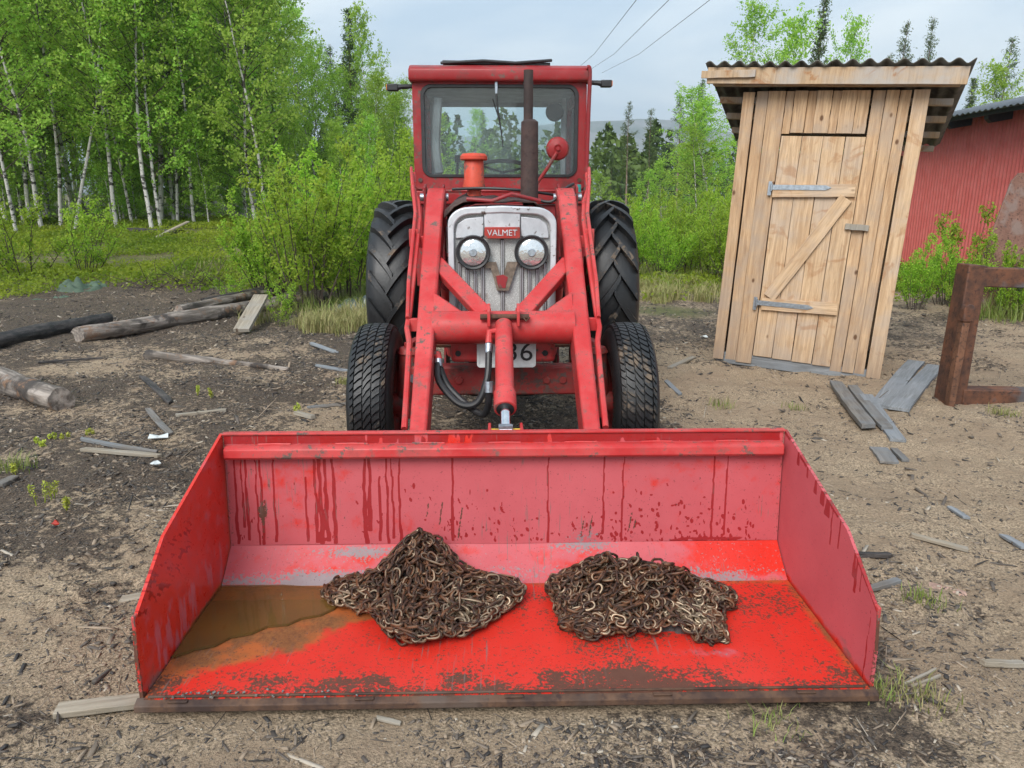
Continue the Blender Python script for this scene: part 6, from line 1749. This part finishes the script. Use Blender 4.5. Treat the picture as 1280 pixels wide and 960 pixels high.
# named conifers and birches against the sky
def tip(kindname, meshes, mats, u, vtop, Y, label, cat, hnom, group=None, widen=1.0):
    x, z = up_to(u, vtop, Y)
    g = Tz(x, Y); s = (z - g) / hnom
    plant_tree(kindname, meshes, mats, TN, x, Y, s * widen, RNG.uniform(0, 6.28), label, cat, group, sz=s)
tip('spruce_tree', SPRUCE[1], PM, 431, 12, 38, 'dark spruce spire rising above the birches left of the cab', 'spruce', 8.9)
tip('spruce_tree', SPRUCE[3], PM, 405, 55, 40, 'shorter dark conifer top beside the spruce spire', 'conifer', 8.9)
tip('birch_tree', BIRCH[4], BM, 460, 20, 36, 'thin birch top right of the spruce spire', 'birch', 6.3, widen=0.7)
tip('birch_tree', BIRCH[1], BM, 490, 105, 33, 'birch crown close left of the cab', 'birch', 7.9)
tip('birch_tree', BIRCH[3], BM, 555, 140, 40, 'birch seen through the cab glass, left one', 'birch', 7.3)
tip('birch_tree', BIRCH[0], BM, 590, 140, 42, 'birch seen through the cab glass, middle one', 'birch', 8.5)
tip('spruce_tree', SPRUCE[0], PM, 606, 138, 44, 'conifer seen through the cab glass', 'spruce', 8.9)
tip('pine_tree', SPRUCE[2], PM, 787, 128, 48, 'slim pine with bare lower stem, left of two right of the cab', 'pine', 9.4, widen=0.85)
tip('pine_tree', SPRUCE[3], PM, 815, 135, 46, 'bushier pine, right of the two slim ones', 'pine', 8.9)
tip('pine_tree', SPRUCE[2], PM, 852, 120, 44, 'pine with bare stem left of the round birch crown', 'pine', 9.4)
tip('spruce_tree', SPRUCE[0], PM, 875, 100, 42, 'dark dense spruce behind the round birch left of the privy', 'spruce', 8.9, widen=0.8)
tip('spruce_tree', SPRUCE[1], PM, 765, 190, 60, 'small distant spruce next to the cab', 'spruce', 8.9, widen=1.3)
tip('spruce_tree', SPRUCE[0], PM, 778, 182, 64, 'small distant spruce left of the slim pine', 'spruce', 8.9, widen=1.2)
tip('birch_tree', BIRCH[1], BM, 903, 112, 24, 'round bright birch crown touching the privy roof', 'birch', 7.9, widen=1.5)
tip('birch_tree', BIRCH[0], BM, 893, 128, 26, 'dense birch standing behind the round bright crown', 'birch', 8.5, widen=1.5)
tip('birch_tree', BIRCH[4], BM, 868, 185, 28, 'low dense birch below the bare stemmed pine', 'birch', 6.3, widen=1.5)
tip('birch_tree', BIRCH[4], BM, 806, 215, 36, 'small birch below the two slim pines', 'birch', 6.3, widen=1.6)
tip('birch_tree', BIRCH[3], BM, 756, 215, 38, 'small birch right beside the cab', 'birch', 7.3, widen=1.6)
tip('birch_tree', BIRCH[3], BM, 880, 160, 23, 'lower bright birch left of the privy', 'birch', 7.3, widen=1.3)
tip('birch_tree', BIRCH[4], BM, 830, 205, 34, 'small bright birch under the slim pines', 'birch', 6.3, widen=1.2)
tip('birch_tree', BIRCH[0], BM, 948, 8, 27, 'airy birch crown above the left half of the privy roof', 'birch', 8.5, widen=1.1)
tip('birch_tree', BIRCH[4], BM, 985, 30, 28, 'birch crown above the middle of the privy roof', 'birch', 6.3)
tip('spruce_tree', SPRUCE[1], PM, 1028, -12, 30, 'dark spruce spire above the privy roof', 'spruce', 8.9, widen=0.75)
tip('birch_tree', BIRCH[4], BM, 1060, 38, 30, 'small thin birch right of the dark spire above the roof', 'birch', 6.3, widen=0.7)
tip('pine_tree', SPRUCE[3], PM, 1128, 24, 34, 'pine top above the right half of the privy roof', 'pine', 8.9, widen=0.7)
tip('pine_tree', SPRUCE[3], PM, 1164, 18, 36, 'pine top near the right end of the privy roof', 'pine', 8.9, widen=0.6)
tip('pine_tree', SPRUCE[3], PM, 1112, 66, 36, 'low pine tip just above the privy roof sheet', 'pine', 8.9, widen=0.6)
tip('pine_tree', SPRUCE[2], PM, 1262, 48, 30, 'pine top above the barn roof', 'pine', 9.4, widen=0.8)
tip('birch_tree', BIRCH[4], BM, 1255, 85, 27, 'green birch top above the barn roof', 'birch', 6.3)
tip('spruce_tree', SPRUCE[1], PM, 1212, 98, 33, 'small spruce tip left of the pine above the barn', 'spruce', 8.9)
tip('spruce_tree', SPRUCE[1], PM, 1195, 110, 35, 'smallest spruce tip between privy and barn roofs', 'spruce', 8.9)

# far wood beyond, one mass
rr = np.random.default_rng(9)
Ps = []; Tn = []
for i in range(700):
    Y_ = rr.uniform(55, 190); u_ = rr.uniform(250, 1400)
    x_ = (u_ - 640) / FPX * Y_; hh = rr.uniform(3.5, 7.0) * (0.8 + Y_ / 300); nn = 150
    q = rr.uniform(0, 1, nn) ** 0.7; spruce_ = rr.uniform() < 0.5
    rad = (1 - q) * 1.1 + 0.12 if spruce_ else np.sin(PI * np.clip(0.12 + q * 0.86, 0, 1)) * 1.4
    a = rr.uniform(0, 2 * PI, nn); rd = rad * np.sqrt(rr.uniform(0.2, 1, nn))
    Ps.append(np.stack([x_ + rd * np.cos(a), Y_ + rd * np.sin(a), float(T(np.array([x_]), np.array([Y_]))[0]) + hh * q], -1)); Tn.append(np.clip(rr.normal(0.25 if spruce_ else 0.8, 0.15, nn), 0, 1))
P = np.concatenate(Ps); V, F, tn = leaf_quads(P, 0.55, 0.36, rr, tint=np.concatenate(Tn))
me = np_mesh('far_wood', V, F); attr(me, 'tint', tn)
add('far_wood', me, MAT['far_leaf'], kind='stuff', label='distant mixed wood along the foot of the mountain', cat='wood')

# bushes
SHR = [shrub(500, 2.0, 0.9, 20, 8000, 0.052), shrub(501, 1.6, 0.9, 16, 6500, 0.050, 0.5), shrub(502, 1.3, 0.7, 9, 2400, 0.046, 0.55), shrub(503, 1.0, 0.5, 7, 900, 0.045, 0.4)]
SM = ('twig', 'willow_leaf'); SN = ('stems', 'leaves')
def bush(k, u, v, Y, h, label, group=None, wid=1.0, name='willow_bush'):
    x = (u - 640) / FPX * (Y * _c + 0.8 * _s); nom = (2.0, 1.6, 1.3, 1.0)[k]
    o = plant_tree(name, SHR[k], SM, SN, x, Y, h / nom * wid, RNG.uniform(0, 6.28), label, 'bush', group, sz=h / nom)
    return o
bush(0, 385, 0, 9.9, 2.05, 'big bright green bush left of the tractor, nearest of its thicket', wid=1.05)
bush(0, 335, 0, 10.8, 1.7, 'bushy left shoulder of the thicket left of the tractor')
bush(1, 430, 0, 10.6, 1.9, 'green bush beside the left rear tyre')
bush(0, 478, 0, 12.5, 2.2, 'green bush rising behind the left rear tyre')
bush(1, 418, 0, 13.2, 2.2, 'bush filling the gap behind the nearest bright bush')
bush(0, 500, 0, 14.5, 2.6, 'tall bush directly left of the cab')
bush(2, 30, 0, 12.6, 1.7, 'young shrub with thin stems at the left picture edge')
bush(2, 100, 0, 12.9, 1.5, 'young sapling standing beside the green tarpaulin')
bush(3, 350, 0, 9.3, 0.55, 'low leafy sprout before the long log', name='leafy_sprout')
bush(3, 345, 0, 8.55, 0.35, 'small leafy sprout next to the yellow wood scrap', name='leafy_sprout')
bush(3, 290, 0, 10.4, 0.6, 'low leafy sprout behind the propped board', name='leafy_sprout')
kk = 0
for u_, Y_, h_, k_ in ((770, 13.5, 1.4, 0), (800, 14.5, 1.35, 1), (830, 13.2, 1.15, 1), (862, 14.2, 1.25, 0), (893, 13.4, 1.3, 1), (915, 12.6, 1.5, 0), (785, 16.5, 1.5, 1), (845, 16.5, 1.45, 0), (880, 17.0, 1.7, 1), (905, 15.2, 1.7, 0), (760, 16.0, 1.5, 0), (820, 18.5, 1.6, 1), (940, 14.5, 1.7, 1)):
    bush(k_, u_, 0, Y_, h_, ('willow bush in the bright thicket between tractor and privy, front row' if Y_ < 14 else 'willow bush in the bright thicket between tractor and privy, rear rows'), 'front willows between tractor and privy' if Y_ < 14 else 'rear willows between tractor and privy', 1.0)
for u_, Y_, h_, k_, lab, w_ in ((1152, 9.8, 0.95, 1, 'leafy bush against the privy right side', 0.8), (1190, 10.2, 1.0, 1, 'leafy bush below the middle of the barn wall', 0.9), (1212, 10.6, 1.55, 2, 'taller thin bush before the barn wall', 0.9), (1240, 9.6, 1.05, 1, 'leafy bush in front of the leaning plate', 0.9), (1275, 9.2, 1.0, 1, 'low bush at the right picture edge', 0.8), (1205, 9.0, 0.6, 3, 'small sprout before the barn bushes', 0.95), (1262, 10.4, 1.2, 0, 'bush between the barn and the leaning plate', 0.7)):
    bush(k_, u_, 0, Y_, h_, lab, None, w_)

# bilberry cover and grass
rr = np.random.default_rng(21)
n = 260000
d = rr.uniform(10.5, 24, n); x = rr.uniform(-1, 1, n) * (d * 0.78); y = d
vm = veg_mask(x, y); n1 = fbm(x * 0.7, y * 0.7, 61, 4)
keep = (rr.uniform(0, 1, n) < vm * sstep(0.30, 0.46, n1) * np.where(x < 0, 1.0, 0.55))
x, y, n1 = x[keep], y[keep], n1[keep]; n = len(x)
hgt = 0.24 * fbm(x * 1.6, y * 1.6, 63, 3) + 0.03
P = np.stack([x, y, T(x, y) + rr.uniform(0.0, 1, n) * hgt], -1)
V, F, tn = leaf_quads(P, 0.062, 0.045, rr, 0.8, tint=np.clip(fbm(x * 0.9, y * 0.9, 65, 3) * 1.7 - 0.4 + rr.normal(0, 0.15, n), 0, 1))
me = np_mesh('bilberry_cover', V, F); attr(me, 'tint', tn)
add('bilberry_cover', me, MAT['cover_leaf'], kind='stuff', label='low bilberry and moss cover on the forest floor', cat='ground cover')
def blades(x, y, h, rr, tint, wid=0.006):
    n = len(x); z = T(x, y) - 0.01
    az = rr.uniform(0, 2 * PI, n); ln = rr.uniform(0.15, 0.8, n) * h
    dx, dy = np.cos(az), np.sin(az)
    w = wid * rr.uniform(0.6, 1.4, n) * (0.6 + 0.07 * y)
    sx, sy = -dy * w / 2, dx * w / 2
    p0 = np.stack([x - sx, y - sy, z], -1); p1 = np.stack([x + sx, y + sy, z], -1)
    m0 = np.stack([x + dx * ln * 0.3 - sx * .8, y + dy * ln * 0.3 - sy * .8, z + h * 0.62], -1); m1 = np.stack([x + dx * ln * 0.3 + sx * .8, y + dy * ln * 0.3 + sy * .8, z + h * 0.62], -1)
    t0 = np.stack([x + dx * ln, y + dy * ln, z + h * 0.95], -1); t1 = t0 + np.stack([sx, sy, 0 * sx], -1) * 0.3
    V = np.stack([p0, p1, m1, m0, t1, t0], 1).reshape(-1, 3)
    b = 6 * np.arange(n)[:, None]
    F = np.concatenate([b + np.array([[0, 1, 2, 3]]), b + np.array([[3, 2, 4, 5]])])
    me = np_mesh('grass', V, F); attr(me, 'tint', np.repeat(tint, 6))
    return me
def grass_patch(name, cx, cy, sx, sy, n, h, dry, seed, label):
    rr = np.random.default_rng(seed)
    nc = 38; ci = rr.integers(0, nc, n)
    x = (cx + rr.normal(0, sx, nc))[ci] + rr.normal(0, 0.085, n); y = (cy + rr.normal(0, sy, nc))[ci] + rr.normal(0, 0.085, n)
    h = h * rr.uniform(0.5, 1.35, nc)[ci]
    me = blades(x, y, h * rr.uniform(0.5, 1.2, n), rr, np.clip(rr.normal(dry, 0.22, n), 0, 1))
    add(name, me, MAT['grass'], kind='stuff', label=label, cat='grass')
c = g2(420, 412); grass_patch('dry_grass', c[0], c[1] + 0.3, 0.42, 0.25, 5200, 0.17, 0.72, 31, 'straw coloured grass mound left of the front wheel')
c = g2(450, 385); grass_patch('green_grass', c[0], c[1] + 0.3, 0.35, 0.6, 2600, 0.20, 0.25, 32, 'fresh grass beside the left rear tyre')
c = g2(848, 372); grass_patch('dry_grass', c[0], c[1] + 0.2, 0.7, 0.7, 6000, 0.17, 0.68, 33, 'straw coloured grass between tractor and privy')
c = g2(820, 350); grass_patch('dry_grass', c[0], c[1], 0.9, 1.0, 4200, 0.20, 0.5, 34, 'mixed straw grass at the foot of the willow thicket')
c = g2(330, 352); grass_patch('dry_grass', c[0], c[1], 1.1, 0.9, 3600, 0.15, 0.6, 35, 'dry grass slope left of the bright bush')
c = g2(1268, 398); grass_patch('green_grass', c[0], c[1], 0.25, 0.2, 700, 0.25, 0.2, 36, 'fresh grass tuft at the right picture edge')
rr = np.random.default_rng(37)
for i, (u_, v_, n_, h_, dr, lab) in enumerate(((1158, 748, 90, 0.05, 0.15, 'small green grass tuft right of the bucket'), (1103, 850, 80, 0.06, 0.35, 'grass tuft at the right bucket corner'), (1150, 862, 90, 0.055, 0.6, 'yellowing tuft near the right bucket corner'), (900, 508, 70, 0.07, 0.3, 'thin grass tuft on the sand before the privy'), (995, 512, 40, 0.06, 0.3, 'sparse grass before the privy door'), (430, 478, 110, 0.06, 0.55, 'flat tuft beside the left front wheel'), (1255, 520, 90, 0.07, 0.5, 'grass tuft under the rusty stand'), (20, 590, 90, 0.11, 0.25, 'green tuft at the left picture edge'), (970, 895, 60, 0.05, 0.35, 'tuft in front of the bucket edge'))):
    c = g2(u_, v_); x = c[0] + rr.normal(0, 0.045, n_); y = c[1] + rr.normal(0, 0.04, n_)
    add('grass_tuft', blades(x, y, h_ * rr.uniform(0.5, 1.2, n_), rr, np.clip(rr.normal(dr, 0.2, n_), 0, 1), 0.005), MAT['grass'], kind='stuff', label=lab, cat='grass')
# yellow-green sprouts on the soil
def sprout(u, v, h, label, seed):
    rr = np.random.default_rng(seed); x, y = g2(u, v)
    o = empty('sprout', (x, y, Tz(x, y)), 0, label, 'sprout', 'yellow green sprouts on the left soil')
    m = MB(); P = []
    for k in range(2):
        pts = spline((rr.normal(0, 0.012), rr.normal(0, 0.012), -0.01), (rr.normal(0, 0.12), rr.normal(0, 0.12), 1), h * rr.uniform(0.8, 1.05), rr, 0, 4, 0.05)
        m.tube(pts, [0.0028, 0.0026, 0.0024, 0.002, 0.001], 5)
        for q in range(24):
            t = 1.2 + 2.7 * q / 24; i = int(t); p = pts[i].lerp(pts[min(i + 1, 4)], t - i); a = q * 2.4
            P.append((p.x + 0.010 * math.cos(a), p.y + 0.010 * math.sin(a), p.z + 0.003))
    m.build('stalk', MAT['sprout'], o)
    P = np.array(P); V, F, tn = leaf_quads(P, 0.020, 0.009, rr, 0.4)
    me = np_mesh('leaves', V, F); attr(me, 'tint', tn); add('leaves', me, MAT['sprout'], o)
for i, (u_, v_, h_, lab) in enumerate(((56, 628, 0.115, 'taller yellow green sprout left of the bucket'), (64, 624, 0.105, 'yellow green sprout close right of the tallest one'), (88, 637, 0.085, 'single sprout nearest the bucket left side'), (16, 597, 0.075, 'sprout at the left picture edge'),
        (46, 552, 0.06, 'leftmost sprout in the farther row'), (54, 560, 0.055, 'second sprout in the farther row'), (68, 548, 0.05, 'third sprout in the farther row'), (81, 546, 0.055, 'fourth sprout in the farther row'), (113, 543, 0.055, 'rightmost sprout in the farther row'), (248, 492, 0.10, 'thin sprout above the white scrap, left one'), (268, 497, 0.09, 'thin sprout above the white scrap, right one'), (370, 520, 0.07, 'lone sprout near the left front wheel'))):
    sprout(u_, v_, h_, lab, 700 + i)

# dry brushwood heap left of the propped board
rr = np.random.default_rng(41); m = MB(); c = gr(215, 362)
for k in range(90):
    p = (c.x + rr.normal(0.25, 0.42), c.y + rr.normal(0, 0.35), Tz(c.x, c.y) - 0.02)
    m.tube(spline(p, (rr.normal(0, 1), rr.normal(0, 0.6), rr.uniform(0.15, 0.9)), rr.uniform(0.3, 0.75), rr, -0.08, 4, 0.2), [0.007, 0.006, 0.005, 0.004, 0.002], 4, False)
m.build('brushwood', MAT['twig'], kind='stuff', label='tangle of dry twigs at the edge of the dry grass', cat='brushwood')

# grey boards lying at the foot of the wood
board('board', (-9.2, 18.3), (-7.9, 18.0), 0.25, 0.08, MAT['char'], 'dark low plank lying under the front birches', 'board', lift=0.05)
board('board', (-8.2, 17.4), (-7.7, 18.1), 0.12, 0.03, MAT['old_pale'], 'pale board end sticking up at the wood edge', 'board', z0=None, z1=Tz(-7.7, 18.1) + 0.30)

# power lines
MAT['wire'] = simple('wire', (0.04, 0.042, 0.045), 0.6)
for u_, lab in ((800, 'leftmost overhead wire'), (842, 'middle overhead wire'), (895, 'rightmost overhead wire')):
    p = at(u_, -6, 30); dr = Vector((0.0215, 1, 0.089))
    m = MB(); m.tube([p - dr * 14 + Vector((0, 0, 0.5)), p, p + dr * 20 - Vector((0, 0, 0.25)), p + dr * 45 + Vector((0, 0, 0.3))], 0.012, 5)
    m.build('power_line', MAT['wire'], label=lab + ' crossing the sky right of the cab', cat='power line', group='overhead wires')

# ------------------------------------------------------------------ haze
m = MB(); m.box((0, 1900, 117.0), (7000, 4700, 240.0))
hz_t = NT('haze_air'); hz_t.t.nodes.remove(hz_t.b)
pv = hz_t.n('ShaderNodeVolumePrincipled'); pv.inputs['Color'].default_value = (0.80, 0.90, 1.0, 1); pv.inputs['Density'].default_value = 0.00050; pv.inputs['Anisotropy'].default_value = 0.2
hz_t.L(pv.outputs[0], hz_t.out.inputs['Volume'])
m.build('haze', hz_t.m, smooth=False, kind='stuff', label='pale haze in the air over the whole place', cat='haze')
